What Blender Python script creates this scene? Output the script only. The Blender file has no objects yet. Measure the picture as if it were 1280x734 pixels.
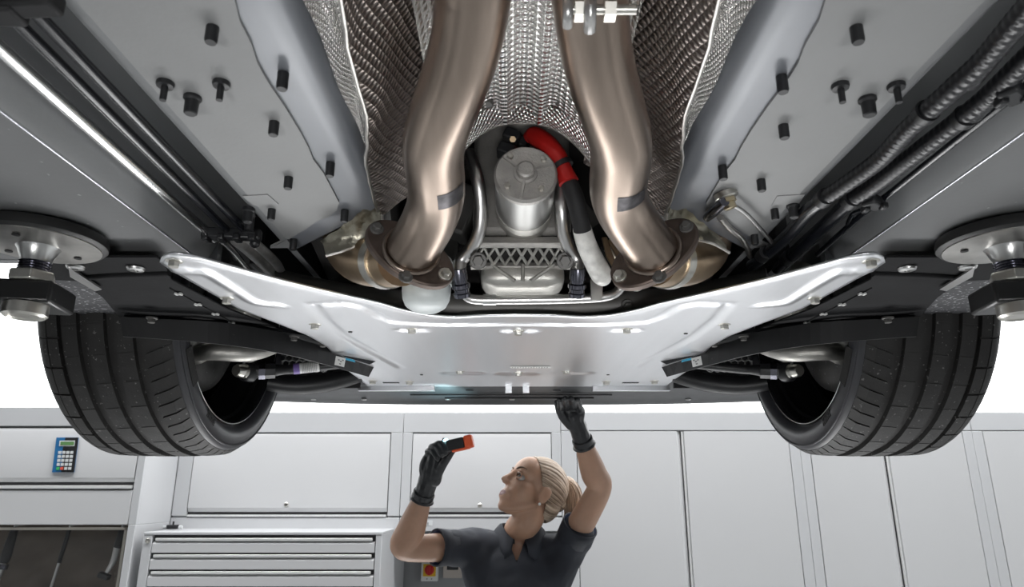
import bpy, bmesh, math, random
from mathutils import Vector, Matrix, noise as mnoise

random.seed(7)
sc = bpy.context.scene
R = math.radians

# ------------------------------------------------------------------ camera
CAMZ, PITCH, FPX = 1.58, R(16.4), 853.33
cam_d = bpy.data.cameras.new('camera'); cam = bpy.data.objects.new('camera', cam_d)
sc.collection.objects.link(cam); sc.camera = cam
cam.location = (0, 0, CAMZ); cam.rotation_euler = (R(90) + PITCH, 0, 0)
cam_d.sensor_width = 36; cam_d.lens = 24.0; cam_d.clip_start = .02
cam_d.dof.use_dof = True; cam_d.dof.focus_distance = 1.25; cam_d.dof.aperture_fstop = 11

# ------------------------------------------------------------------ world, lights, exposure
w = bpy.data.worlds.new('world'); sc.world = w; w.use_nodes = True
w.node_tree.nodes['Background'].inputs[0].default_value = (.90, .95, 1, 1)
w.node_tree.nodes['Background'].inputs[1].default_value = .10
sc.view_settings.view_transform = 'Standard'; sc.view_settings.look = 'None'
sc.view_settings.gamma = 1; sc.view_settings.use_curve_mapping = False
sc.view_settings.exposure = 0.12

def area(name, loc, target, sx, sy, power, col=(1, 1, 1)):
    l = bpy.data.lights.new(name, 'AREA'); l.shape = 'RECTANGLE'; l.size = sx; l.size_y = sy
    l.energy = power; l.color = col
    o = bpy.data.objects.new(name, l); sc.collection.objects.link(o); o.location = loc
    o.rotation_euler = (Vector(target) - Vector(loc)).to_track_quat('-Z', 'Y').to_euler()
    return o
# workshop ceiling lights in front of and behind the lift, floor strip ahead, unseen fills added low around the lift
area('ceiling_light_front', (0.6, 2.35, 4.2), (.6, 2.9, 0), 9, .5, 265, (.97, .985, 1))
area('ceiling_light_back', (0, -3.2, 4.2), (0, -.5, 0), 6, 1.5, 5)
area('floor_strip_light', (0, 3.02, .12), (0, 1.35, 1.9), 3.2, .22, 4).data.spread = R(62)
area('pan_fill_light', (0, 1.95, .75), (0, 1.02, 1.95), 2.0, .12, 2.7).data.spread = R(85)  # unseen fill, added to brighten the front of the floor pan
area('rear_fill_light', (0, -1.7, .4), (0, 1.02, 1.95), 1.0, .2, 1.9).data.spread = R(40)  # unseen fill behind the camera, added to lift the motor bay
area('side_fill_left', (-2.4, .9, .35), (0, 1.1, 1.9), 2.6, .12, 1.5)  # added pair of unseen side fills for underbody brightness and glints
area('side_fill_right', (2.4, .9, .35), (0, 1.1, 1.9), 2.6, .12, 1.5)

# ------------------------------------------------------------------ pixel helpers (photo frame 1280 x 734)
CP, SP = math.cos(PITCH), math.sin(PITCH)
def ray(x, y):
    a, b = (x - 640) / FPX, (367 - y) / FPX
    return Vector((a, CP - b * SP, SP + b * CP))
def H(x, y, h):                      # on the level plane h above the camera
    d = ray(x, y); return Vector((0, 0, CAMZ)) + d * (h / d.z)
def AY(x, y, Y):                     # on the upright plane Y ahead of the camera
    d = ray(x, y); return Vector((0, 0, CAMZ)) + d * (Y / d.y)
def AZ(x, y, zc):                    # at optical depth zc
    return Vector((0, 0, CAMZ)) + ray(x, y) * zc
XC = .014                            # car centre line
def mir(p): return Vector((2 * XC - p[0], p[1], p[2]))
def V(x, y, h): return Vector((XC + x, y, CAMZ + h))     # car coordinates

# ------------------------------------------------------------------ materials
MATS = {}
def nn(nt, t, **kw):
    n = nt.nodes.new(t)
    for k, v in kw.items(): setattr(n, k, v)
    return n
def mat(name, col, metal=0., rough=.5, var=0., vscale=8., vstretch=None, bump=0., bscale=60., bstretch=None,
        speck=None, speck_scale=220., coat=0., sss=0., spec=None, emit=None, estr=0., rvar=0., alpha=1., trans=0., col2=None):
    if name in MATS: return MATS[name]
    m = bpy.data.materials.new(name); m.use_nodes = True; MATS[name] = m
    nt = m.node_tree; b = nt.nodes['Principled BSDF']
    b.inputs['Base Color'].default_value = (*col, 1); b.inputs['Metallic'].default_value = metal
    b.inputs['Roughness'].default_value = rough; b.inputs['Coat Weight'].default_value = coat
    if spec is not None: b.inputs['Specular IOR Level'].default_value = spec
    if sss: b.inputs['Subsurface Weight'].default_value = sss; b.inputs['Subsurface Radius'].default_value = (.012, .005, .003)
    if emit: b.inputs['Emission Color'].default_value = (*emit, 1); b.inputs['Emission Strength'].default_value = estr
    if trans: b.inputs['Transmission Weight'].default_value = trans
    b.inputs['Alpha'].default_value = alpha
    tc = nn(nt, 'ShaderNodeTexCoord')
    def mapped(st):
        if not st: return tc.outputs['Object']
        mp = nn(nt, 'ShaderNodeMapping'); mp.inputs['Scale'].default_value = st
        nt.links.new(tc.outputs['Object'], mp.inputs['Vector']); return mp.outputs['Vector']
    if var or rvar:
        n = nn(nt, 'ShaderNodeTexNoise'); n.inputs['Scale'].default_value = vscale; n.inputs['Detail'].default_value = 5
        nt.links.new(mapped(vstretch), n.inputs['Vector'])
        rmp = nn(nt, 'ShaderNodeMapRange'); rmp.inputs['From Min'].default_value = .3; rmp.inputs['From Max'].default_value = .7
        nt.links.new(n.outputs['Fac'], rmp.inputs['Value'])
    cur = None
    if var:
        mx = nn(nt, 'ShaderNodeMix', data_type='RGBA')
        mx.inputs[6].default_value = (*[c * (1 - var) for c in col], 1)
        c2 = col2 or [min(1, c * (1 + var)) for c in col]
        mx.inputs[7].default_value = (*c2, 1)
        nt.links.new(rmp.outputs[0], mx.inputs[0]); cur = mx.outputs[2]
    if rvar:
        r2 = nn(nt, 'ShaderNodeMapRange'); r2.inputs['To Min'].default_value = max(.02, rough - rvar); r2.inputs['To Max'].default_value = rough + rvar
        r2.inputs['From Min'].default_value = .3; r2.inputs['From Max'].default_value = .7
        nt.links.new(n.outputs['Fac'], r2.inputs['Value']); nt.links.new(r2.outputs[0], b.inputs['Roughness'])
    if speck:
        v = nn(nt, 'ShaderNodeTexNoise'); v.inputs['Scale'].default_value = speck_scale; v.inputs['Detail'].default_value = 2
        nt.links.new(tc.outputs['Object'], v.inputs['Vector'])
        th = nn(nt, 'ShaderNodeMapRange'); th.inputs['From Min'].default_value = speck[1]; th.inputs['From Max'].default_value = speck[1] + .05
        nt.links.new(v.outputs['Fac'], th.inputs['Value'])
        m2 = nn(nt, 'ShaderNodeMix', data_type='RGBA'); m2.inputs[6].default_value = (*col, 1); m2.inputs[7].default_value = (*speck[0], 1)
        if cur: nt.links.new(cur, m2.inputs[6])
        nt.links.new(th.outputs[0], m2.inputs[0]); cur = m2.outputs[2]
    if cur: nt.links.new(cur, b.inputs['Base Color'])
    if bump:
        n2 = nn(nt, 'ShaderNodeTexNoise'); n2.inputs['Scale'].default_value = bscale; n2.inputs['Detail'].default_value = 4
        nt.links.new(mapped(bstretch), n2.inputs['Vector'])
        bp = nn(nt, 'ShaderNodeBump'); bp.inputs['Strength'].default_value = bump; bp.inputs['Distance'].default_value = .004
        nt.links.new(n2.outputs['Fac'], bp.inputs['Height']); nt.links.new(bp.outputs[0], b.inputs['Normal'])
    return m
def dimple_mat(name, col, rough, cell, metal=1., strength=1., dist=.0016, col2=None, rot=0.):
    """embossed foil: rows of pressed cushions, from the sheet's own UV in metres"""
    m = bpy.data.materials.new(name); m.use_nodes = True; nt = m.node_tree; b = nt.nodes['Principled BSDF']
    b.inputs['Metallic'].default_value = metal; b.inputs['Roughness'].default_value = rough
    uv = nn(nt, 'ShaderNodeUVMap'); mp = nn(nt, 'ShaderNodeMapping')
    mp.inputs['Scale'].default_value = (math.pi / cell, math.pi / cell, 1); mp.inputs['Rotation'].default_value = (0, 0, rot)
    nt.links.new(uv.outputs[0], mp.inputs[0]); sp = nn(nt, 'ShaderNodeSeparateXYZ'); nt.links.new(mp.outputs[0], sp.inputs[0])
    def mth(op, a, b_=None):
        n = nn(nt, 'ShaderNodeMath', operation=op)
        for i, q in enumerate((a, b_)):
            if q is None: continue
            if isinstance(q, (int, float)): n.inputs[i].default_value = q
            else: nt.links.new(q, n.inputs[i])
        return n.outputs[0]
    s1 = mth('ABSOLUTE', mth('SINE', sp.outputs[0])); s2 = mth('ABSOLUTE', mth('SINE', sp.outputs[1]))
    hgt = mth('MULTIPLY', s1, s2)
    nz = nn(nt, 'ShaderNodeTexNoise'); nz.inputs['Scale'].default_value = 14; nt.links.new(uv.outputs[0], nz.inputs['Vector'])
    h2 = mth('ADD', hgt, mth('MULTIPLY', nz.outputs['Fac'], .5))
    bp = nn(nt, 'ShaderNodeBump'); bp.inputs['Strength'].default_value = strength; bp.inputs['Distance'].default_value = dist
    nt.links.new(h2, bp.inputs['Height']); nt.links.new(bp.outputs[0], b.inputs['Normal'])
    mx = nn(nt, 'ShaderNodeMix', data_type='RGBA'); mx.inputs[6].default_value = (*col, 1); mx.inputs[7].default_value = (*(col2 or col), 1)
    nt.links.new(nz.outputs['Fac'], mx.inputs[0]); nt.links.new(mx.outputs[2], b.inputs['Base Color'])
    return m

alu = mat('brushed_aluminium', (.80, .81, .83), 1, .31, var=.03, vscale=4, vstretch=(6, .5, 1))
pipe_steel = mat('heat_tinted_steel', (.345, .28, .235), 1, .31, var=.14, vscale=7, vstretch=(5, .8, 1.5), bump=.02, bscale=60, bstretch=(8, .6, 2))
bronze = mat('bronze_steel', (.42, .31, .20), 1, .33, var=.2, vscale=20)
flange_m = mat('oxidised_flange', (.13, .10, .085), .8, .5, var=.3, vscale=40)
under_paint = mat('underbody_grey', (.235, .24, .245), 0, .42, var=.06, vscale=5, bump=.06, bscale=140)
panel_paint = mat('floor_pan_grey', (.27, .272, .272), 0, .5, var=.05, vscale=6, bump=.05, bscale=180)
panel_rim = mat('floor_pan_rim_grey', (.20, .21, .23), .12, .33, var=.04)
sill_paint = mat('sill_grey', (.185, .187, .19), 0, .45, var=.08, vscale=4, speck=((.42, .42, .42), .71), speck_scale=90, bump=.04, bscale=120)
blk = mat('black_plastic', (.014, .0145, .016), 0, .42, var=.3, vscale=30)
blk_matte = mat('black_matte', (.012, .012, .013), 0, .7)
liner_m = mat('liner_charcoal', (.014, .014, .015), 0, .75, spec=.15, var=.25, vscale=12, bump=.08, bscale=120)
deflect_m = mat('deflector_black', (.016, .016, .017), 0, .5, var=.2, speck=((.12, .12, .12), .74), speck_scale=160)
felt_m = mat('felt_speckled', (.075, .075, .08), 0, .85, speck=((.32, .32, .33), .60), speck_scale=130, bump=.4, bscale=150)
rubber = mat('tyre_rubber', (.017, .0158, .0150), 0, .62, var=.25, vscale=30, speck=((.15, .145, .14), .67), speck_scale=130, bump=.12, bscale=260)
rubber_side = mat('tyre_sidewall', (.035, .035, .040), 0, .42, var=.15, vscale=20)
rim_m = mat('black_rim', (.018, .018, .020), .3, .25)
steel = mat('plain_steel', (.60, .60, .59), 1, .3)
zinc = mat('zinc_plated', (.60, .585, .54), 1, .32, var=.12, vscale=40)
chrome = mat('bright_tube', (.80, .80, .79), 1, .2)
darkchrome = mat('dark_chrome', (.16, .16, .19), 1, .2)
cast = mat('cast_aluminium', (.43, .415, .395), .75, .55, var=.15, vscale=40, bump=.25, bscale=300)
cast_lt = mat('cast_aluminium_light', (.48, .47, .44), .8, .45, var=.12, vscale=50, bump=.15, bscale=260)
tube_alu = mat('satin_aluminium_tube', (.62, .61, .60), 1, .33)
dark_metal = mat('dark_subframe', (.10, .097, .092), .3, .5, var=.3, vscale=15)
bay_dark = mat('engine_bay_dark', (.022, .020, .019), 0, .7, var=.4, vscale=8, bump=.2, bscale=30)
red_m = mat('red_rubber', (.42, .012, .010), 0, .42, var=.15, vscale=40)
white_sleeve = mat('white_heat_sleeve', (.72, .71, .68), .15, .5, var=.18, vscale=60, bump=.8, bscale=90)
filter_m = mat('filter_white', (.62, .66, .66), 0, .38, var=.04)
foil = mat('crumpled_foil', (.72, .71, .69), .7, .3, bump=.6, bscale=60, var=.2, vscale=50)
shield_silver = dimple_mat('embossed_foil_silver', (.82, .81, .79), .24, .0062, dist=.0036, rot=.6)
shield_roof = dimple_mat('embossed_foil_roof', (.88, .87, .85), .26, .0098, dist=.0042, rot=0, strength=1.)
shield_brown = dimple_mat('embossed_foil_brown', (.34, .30, .28), .34, .0075, dist=.003, col2=(.26, .22, .20), rot=.25)
bead_m = mat('shield_edge', (.58, .56, .53), 1, .38, var=.15, vscale=60)
gold_foil = mat('flare_foil', (.36, .34, .28), 1, .38, var=.3, vscale=30, bump=.9, bscale=45)
under_dark = mat('undertray_grey', (.085, .088, .092), .35, .42, var=.15, vscale=25, speck=((.25, .26, .27), .74), speck_scale=120)
white_lbl = mat('white_label', (.75, .75, .73), 0, .6)
grey_print = mat('print_grey', (.25, .25, .25), 0, .6)
blue_dot = mat('blue_mark', (.05, .36, .55), 0, .5)
purple_m = mat('purple_band', (.20, .13, .42), 0, .5)
cab_m = mat('cabinet_grey', (.60, .605, .615), 0, .38, var=.012, vscale=3, coat=.1)
cab_face = mat('cabinet_panel_grey', (.64, .64, .645), 0, .34, var=.012, vscale=2, coat=.1)
cab_shadow = mat('cabinet_gap_dark', (.06, .06, .062), 0, .6)
grip_m = mat('satin_grip', (.82, .82, .81), .25, .3)
board_m = mat('recess_board_grey', (.30, .305, .31), 0, .5)
floor_m = mat('epoxy_floor', (.52, .53, .53), 0, .35, var=.05, vscale=2)
wall_m = mat('white_wall', (.82, .82, .82), 0, .6, var=.01)
glow_m = mat('lit_frosted_glazing', (.9, .9, .9), 0, .5, emit=(.98, 1, 1), estr=1.7)
skin_m = mat('skin', (.43, .255, .172), 0, .45, var=.05, vscale=30, sss=.12)
lip_m = mat('lips', (.15, .04, .04), 0, .4)
shirt_m = mat('navy_polo', (.020, .023, .032), 0, .75, var=.2, vscale=14, bump=.35, bscale=18)
lining_m = mat('denim_lining', (.055, .085, .19), 0, .8, var=.3, vscale=120)
trouser_m = mat('dark_trousers', (.02, .021, .026), 0, .8, var=.2)
glove_m = mat('nitrile_glove', (.020, .021, .023), 0, .36, bump=.5, bscale=55)
eye_w = mat('eye_white', (.40, .385, .37), 0, .2)
iris_m = mat('iris_dark', (.03, .028, .03), 0, .12)
brow_m = mat('brow_brown', (.12, .075, .05), 0, .8)
orange_m = mat('orange_plastic', (.75, .10, .025), 0, .4)
lamp_m = mat('lamp_lens', (.5, .9, 1), 0, .2, emit=(.45, .9, 1), estr=5)
yellow_m = mat('yellow_plastic', (.75, .48, .02), 0, .4)
red_btn = mat('red_knob', (.55, .02, .02), 0, .35)
keypad_blue = mat('keypad_blue', (.02, .16, .38), 0, .4)
lcd_m = mat('lcd_green', (.13, .28, .10), 0, .25)
key_white = mat('key_white', (.72, .74, .74), 0, .5)
key_green = mat('key_green', (.06, .5, .14), 0, .5)
key_red = mat('key_red', (.75, .12, .08), 0, .5)
glass_m = mat('display_glass', (.2, .2, .2), 0, .05, alpha=.05)
inner_m = mat('display_interior', (.11, .088, .07), .2, .5, var=.35, vscale=3, vstretch=(2, 1, 3))
hair_m = None

# ------------------------------------------------------------------ mesh helpers
class MB:
    def __init__(s): s.v = []; s.f = []; s.uv = []
    def add(s, vs, fs):
        o = len(s.v); s.v += [Vector(p) for p in vs]; s.f += [tuple(i + o for i in f) for f in fs]; return s
    def box(s, c, d, rot=None):
        c = Vector(c); M = rot or Matrix.Identity(3)
        vs = [c + M @ Vector((sx * d[0] / 2, sy * d[1] / 2, sz * d[2] / 2)) for sx in (-1, 1) for sy in (-1, 1) for sz in (-1, 1)]
        return s.add(vs, [(0, 1, 3, 2), (4, 6, 7, 5), (0, 4, 5, 1), (2, 3, 7, 6), (0, 2, 6, 4), (1, 5, 7, 3)])
    def bx(s, x0, x1, y0, y1, z0, z1):
        return s.box(((x0 + x1) / 2, (y0 + y1) / 2, (z0 + z1) / 2), (abs(x1 - x0), abs(y1 - y0), abs(z1 - z0)))
    def rings(s, rings, cap0=True, cap1=True, closed=False):
        n = len(rings[0]); o = len(s.v)
        for r in rings: s.v += [Vector(p) for p in r]
        m = len(rings)
        for i in range(m if closed else m - 1):
            a = o + i * n; b = o + ((i + 1) % m) * n
            for j in range(n):
                k = (j + 1) % n; s.f.append((a + j, a + k, b + k, b + j))
        if not closed:
            if cap0: s.f.append(tuple(o + j for j in reversed(range(n))))
            if cap1: s.f.append(tuple(o + (m - 1) * n + j for j in range(n)))
        return s
    def lathe(s, prof, origin=(0, 0, 0), axis=(0, 0, 1), n=24, closed=False, caps=True):
        ax = Vector(axis).normalized(); t = Vector((1, 0, 0)) if abs(ax.x) < .9 else Vector((0, 1, 0))
        u = (t - ax * t.dot(ax)).normalized(); v = ax.cross(u); o = Vector(origin)
        rs = [[o + ax * z + (u * math.cos(2 * math.pi * j / n) + v * math.sin(2 * math.pi * j / n)) * r for j in range(n)] for r, z in prof]
        return s.rings(rs, caps, caps, closed)
    def cyl(s, a, b, r, r2=None, n=16):
        a, b = Vector(a), Vector(b); r2 = r if r2 is None else r2
        return s.lathe([(r, 0), (r2, (b - a).length)], a, b - a, n)
    def tube(s, path, r, n=14, sub=6, caps=True):
        pts, rad = smooth_path(path, r, sub)
        return s.rings(sweep(pts, rad, n), caps, caps)
    def prism(s, poly, z0, z1):
        n = len(poly); a = sum(poly[i][0] * poly[(i + 1) % n][1] - poly[(i + 1) % n][0] * poly[i][1] for i in range(n))
        if a < 0: poly = list(reversed(poly))
        vs = [(p[0], p[1], z0) for p in poly] + [(p[0], p[1], z1) for p in poly]
        fs = [tuple(reversed(range(n))), tuple(range(n, 2 * n))] + [(i, (i + 1) % n, (i + 1) % n + n, i + n) for i in range(n)]
        return s.add(vs, fs)
    def grid(s, rows, uv=False):
        o = len(s.v); n = len(rows[0])
        for r in rows: s.v += [Vector(p) for p in r]
        for i in range(len(rows) - 1):
            for j in range(n - 1):
                s.f.append((o + i * n + j, o + i * n + j + 1, o + (i + 1) * n + j + 1, o + (i + 1) * n + j))
        return s
    def strip3(s, poly3, ext):      # a 3-D polygon given thickness along ext
        n = len(poly3); e = Vector(ext); vs = [Vector(p) for p in poly3] + [Vector(p) + e for p in poly3]
        return s.add(vs, [tuple(range(n)), tuple(reversed(range(n, 2 * n)))] + [((i + 1) % n, i, i + n, (i + 1) % n + n) for i in range(n)])
    def mesh(s, name, smooth=35, fix=True):
        me = bpy.data.meshes.new(name); me.from_pydata([tuple(p) for p in s.v], [], s.f); me.update()
        if fix:
            bm = bmesh.new(); bm.from_mesh(me); bmesh.ops.recalc_face_normals(bm, faces=bm.faces); bm.to_mesh(me); bm.free()
        if smooth:
            me.shade_smooth(); me.set_sharp_from_angle(angle=R(smooth))
        return me
def catmull(P, sub):
    out = []; n = len(P)
    for i in range(n - 1):
        p0, p1, p2, p3 = P[max(i - 1, 0)], P[i], P[i + 1], P[min(i + 2, n - 1)]
        for k in range(sub):
            t = k / sub; t2, t3 = t * t, t * t * t
            out.append(.5 * ((2 * p1) + (p2 - p0) * t + (2 * p0 - 5 * p1 + 4 * p2 - p3) * t2 + (3 * p1 - p0 - 3 * p2 + p3) * t3))
    out.append(P[-1]); return out
def smooth_path(path, r, sub):
    P = [Vector(p) for p in path]; rr = [r] * len(P) if isinstance(r, (int, float)) else list(r)
    if sub <= 1: return P, rr
    Q = catmull([Vector((*p, q)) for p, q in zip(P, rr)], sub)
    return [Vector(q[:3]) for q in Q], [q[3] for q in Q]
def sweep(pts, rad, n):
    rs = []; prev = None
    for i, p in enumerate(pts):
        t = (pts[min(i + 1, len(pts) - 1)] - pts[max(i - 1, 0)]).normalized()
        if prev is None:
            h = Vector((0, 0, 1)) if abs(t.z) < .9 else Vector((1, 0, 0)); u = (h - t * h.dot(t)).normalized()
        else: u = (prev - t * prev.dot(t)).normalized()
        prev = u; v = t.cross(u)
        rs.append([p + (u * math.cos(2 * math.pi * j / n) + v * math.sin(2 * math.pi * j / n)) * rad[i] for j in range(n)])
    return rs
def link(o, parent=None):
    sc.collection.objects.link(o)
    if parent is not None:
        o.parent = parent; o.matrix_parent_inverse = parent.matrix_basis.inverted()
    return o
def obj(name, mb, m, parent=None, smooth=35, bevel=0., seg=2):
    me = mb if isinstance(mb, bpy.types.Mesh) else mb.mesh(name, smooth)
    if not me.materials: me.materials.append(m)
    o = bpy.data.objects.new(name, me); link(o, parent)
    if bevel:
        b = o.modifiers.new('bevel', 'BEVEL'); b.width = bevel; b.segments = seg; b.limit_method = 'ANGLE'; b.angle_limit = R(40)
    return o
def inst(name, me, parent, loc, rot=None, scale=None):
    o = bpy.data.objects.new(name, me); o.location = loc
    if rot is not None: o.rotation_euler = rot
    if scale: o.scale = scale
    return link(o, parent)
def empty(name, loc):
    o = bpy.data.objects.new(name, None); o.location = loc; o.empty_display_size = .1; return link(o)
def tag(o, label, cat, group=None):
    o['label'] = label; o['category'] = cat
    if group: o['group'] = group
    return o
def struct(o): o['kind'] = 'structure'; return o
def set_uv(me, fn):
    uv = me.uv_layers.new(name='UVMap')
    for l in me.loops: uv.data[l.index].uv = fn(l.vertex_index)

# ------------------------------------------------------------------ room
struct(obj('floor', MB().bx(-7, 7, -7, 4.2, -.1, 0), floor_m))
struct(obj('wall_back', MB().bx(-7, 7, 4.02, 4.2, 0, 1.9), wall_m))
struct(obj('wall_upper', MB().bx(-7, 7, 4.02, 4.2, 4.4, 5), wall_m))
win = struct(obj('window_1', MB().bx(-7, 7, 4.05, 4.12, 1.9, 4.4), glow_m))
struct(obj('wall_left', MB().bx(-7.2, -7, -7, 4.2, 0, 5), wall_m))
struct(obj('wall_right', MB().bx(7, 7.2, -7, 4.2, 0, 5), wall_m))

# ------------------------------------------------------------------ car
car = empty('car', (XC, 1.57, CAMZ + .085))
tag(car, 'car raised on the lift, with twin exhaust pipes and bare aluminium skid plate', 'car')

# bolts and studs, hanging down from their origin
def hexbolt(name, r, hgt, washer=1.5):
    m = MB().lathe([(r * washer, 0), (r * washer, -hgt * .25), (r * washer * .9, -hgt * .32)], n=18)
    m.lathe([(r, -hgt * .3), (r, -hgt * .9), (r * .85, -hgt)], n=6)
    return m.mesh(name, 30)
bolt_me = hexbolt('hex_bolt', .0075, .011); bolt_me.materials.append(zinc)
bolt_dark_me = hexbolt('hex_bolt_dark', .0075, .010); bolt_dark_me.materials.append(dark_metal)
rbolt_me = MB().lathe([(.012, 0), (.0125, -.002), (.011, -.005), (.004, -.006), (.004, -.004), (.0, -.004)], n=20, caps=False).mesh('round_bolt'); rbolt_me.materials.append(steel)
stud_me = MB().lathe([(.0052, .002), (.0052, -.013), (.0044, -.015)], n=14).mesh('stud'); stud_me.materials.append(blk)
studh_me = MB().lathe([(.0078, .002), (.0082, -.002), (.0075, -.0045), (.0032, -.005), (.0030, -.019)], n=14).mesh('stud_headed'); studh_me.materials.append(blk)
studt_me = MB().lathe([(.0082, .002), (.0085, -.003), (.0066, -.005), (.0062, -.018), (.005, -.019)], n=14).mesh('stud_thick'); studt_me.materials.append(blk)
def down_rot(n):       # rotation that turns -Z to n
    return Vector(n).to_track_quat('-Z', 'Y').to_euler()

def profile_strip(name, prof, y0, y1, m, s, yfun=None, ny=2, smooth=40):
    mb = MB(); rows = []
    for i in range(ny + 1):
        t = i / ny
        rows.append([V(s * x, (y0 + (y1 - y0) * t) if yfun is None else y0 + (yfun(x) - y0) * t, h) for x, h in prof])
    mb.grid(rows); return obj(name, mb, m, car, smooth)

REAR = -1.1
for s in (-1, 1):
    # floor pan with rolled rim beside the tunnel
    FH = .370
    rimp = [(.185, .412), (.1855, .396), (.188, .386), (.1925, .3785), (.199, .3735), (.2065, .371), (.215, FH)]
    def front(x): return .845 + max(0, (x - .19)) * 1.0
    prof = rimp + [(.215 + (.36 - .215) * k / 6, FH) for k in range(1, 7)]
    fp = profile_strip('floor_panel', prof, REAR, .95, panel_rim, s, front, 8)
    # rolled front edge of the pan
    mb = MB(); rows = []
    for x, h in prof[3:]:
        y = front(x); rows.append([V(s * x, y, h), V(s * x, y + .006, h + .002), V(s * x, y + .010, h + .010), V(s * x, y + .010, h + .05)])
    mb.grid(rows); obj('panel_edge', mb, panel_rim, fp, 50)
    # pressed sheet lying on the pan, with its torn outline
    edge = [(294, -4), (300, 22), (315, 52), (322, 75), (330, 90), (339, 105), (358, 133), (375, 161), (386, 182), (392, 197), (404, 213), (412, 228), (424, 251), (421, 261), (411, 269), (397, 274), (380, 286), (360, 297), (338, 308)]
    pts = [H(x, y, FH) for x, y in edge]
    if s > 0: pts = [mir(p) for p in pts]
    pts = [Vector((p.x, p.y)) for p in pts]
    outer = XC + s * .352
    pts = [Vector((pts[0].x, REAR))] + pts; ds = MB()
    lo_ = [[(p.x, p.y, CAMZ + FH - .003), (outer, p.y, CAMZ + FH - .003)] for p in pts]; hi_ = [[(p.x, p.y, CAMZ + FH + .002)] for p in pts]
    ds.grid([[h_[0], l_[0], l_[1]] for l_, h_ in zip(lo_, hi_)])
    e_ = pts[-1]; ds.add([(e_.x, e_.y, CAMZ + FH - .003), (outer, e_.y, CAMZ + FH - .003), (outer, e_.y, CAMZ + FH + .002), (e_.x, e_.y, CAMZ + FH + .002)], [(0, 1, 2, 3)])
    obj('damping_sheet', ds, panel_paint, fp, 30)
    # curl into the pipe channel, channel roof and sill
    prof = [(.352, FH - .0025), (.360, FH - .0015), (.368, .3725), (.376, .381), (.383, .396), (.388, .418), (.392, .45), (.40, .47), (.43, .475), (.448, .46), (.455, .42), (.459, .39), (.464, .376)]
    profile_strip('pipe_channel', prof, REAR, 1.25, under_paint, s, None, 2, 60)
    prof = [(.464, .376), (.470, .362), (.478, .346), (.4825, .3405), (.4845, .3385), (.4865, .3385), (.489, .340), (.497, .3425), (.56, .3425), (.70, .3425), (.86, .345), (.92, .36), (.945, .40)]
    sl = profile_strip('sill', prof, REAR, .985, sill_paint, s, None, 2, 30)
    obj('sill_highlight', MB().cyl(V(s * .4848, REAR, .3384), V(s * .4848, .985, .3384), .0013, n=8), mat('crease_highlight', (.55, .56, .60), .5, .25), sl, 60)  # highlight along the sill crease, modelled as a thin pale tube
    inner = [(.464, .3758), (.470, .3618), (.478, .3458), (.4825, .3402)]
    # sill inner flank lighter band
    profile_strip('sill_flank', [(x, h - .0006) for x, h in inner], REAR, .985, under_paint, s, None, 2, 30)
    # front closing face of sill and pan
    mb = MB(); mb.bx(XC + s * .465, XC + s * .93, .985, 1.0, CAMZ + .343, CAMZ + .62)
    obj('sill_end', mb, under_paint, car, 30)
    # side of the body above the sill
    obj('body_side', MB().bx(XC + s * .945, XC + s * .955, REAR, 1.02, CAMZ + .39, CAMZ + 1.05), sill_paint, car, 30)
    # studs
    L = [(266, 34, 0), (207, 103, 1), (277, 103, 1), (241, 121, 2), (354, 94, 0), (343, 153, 0), (413, 206, 0), (361, 222, 0), (340, 262, 0), (311, 262, 2), (431, 265, 0), (367, 301, 0)]
    if s > 0: L = [(1070, 34, 0), (1050, 106, 1), (1120, 106, 1), (1084, 123, 2), (977, 98, 0), (979, 157, 0), (903, 210, 0), (951, 225, 0), (968, 262, 0), (991, 256, 2), (943, 294, 0)]
    for x, y, k in L:
        inst('stud', (stud_me, studh_me, studt_me)[k], fp, H(x, y, FH - .003))
    c = H(326 if s < 0 else 985, 250, FH - .0034)
    obj('foil_patch', MB().box((c.x, c.y, c.z), (.034, .030, .0012), Matrix.Rotation(R(-8), 3, 'Z')), panel_paint, fp, 0)

# ---- tunnel heat shields
def resample(P, n):
    P = [Vector(p) for p in P]; L = [0]
    for a, b in zip(P, P[1:]): L.append(L[-1] + (b - a).length)
    out = []
    for i in range(n):
        t = L[-1] * i / (n - 1); k = 0
        while k < len(L) - 2 and L[k + 1] < t: k += 1
        f = (t - L[k]) / max(1e-9, L[k + 1] - L[k]); out.append(P[k].lerp(P[k + 1], f))
    return out
bead_l = [(.118, -.9), (.120, .2), (.140, .40), (.150, .46), (.158, .52), (.161, .58), (.163, .62), (.172, .665), (.186, .73), (.192, .79), (.1965, .84), (.199, .90)]
def bead_x(y, s):
    b = bead_l
    if y <= b[0][1]: return b[0][0]
    for (x0, y0), (x1, y1) in zip(b, b[1:]):
        if y <= y1:
            t = (y - y0) / (y1 - y0); t = t * t * (3 - 2 * t); return x0 + (x1 - x0) * t
    return b[-1][0]
def add_grid(name, rows, m, parent, smooth=60, thick=0.):
    mb = MB().grid(rows); me = mb.mesh(name, smooth, fix=False)
    n = len(rows[0]); us = []
    acc = [0.]
    mid = rows[len(rows) // 2]
    for a, b in zip(mid, mid[1:]): acc.append(acc[-1] + (Vector(b) - Vector(a)).length)
    va = [0.]
    for ra, rb in zip(rows, rows[1:]): va.append(va[-1] + (Vector(rb[n // 2]) - Vector(ra[n // 2])).length)
    set_uv(me, lambda i: (acc[i % n], va[i // n]))
    o = obj(name, me, m, parent)
    if thick:
        md = o.modifiers.new('solid', 'SOLIDIFY'); md.thickness = thick; md.offset = 0
    return o
BH = .372
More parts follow.
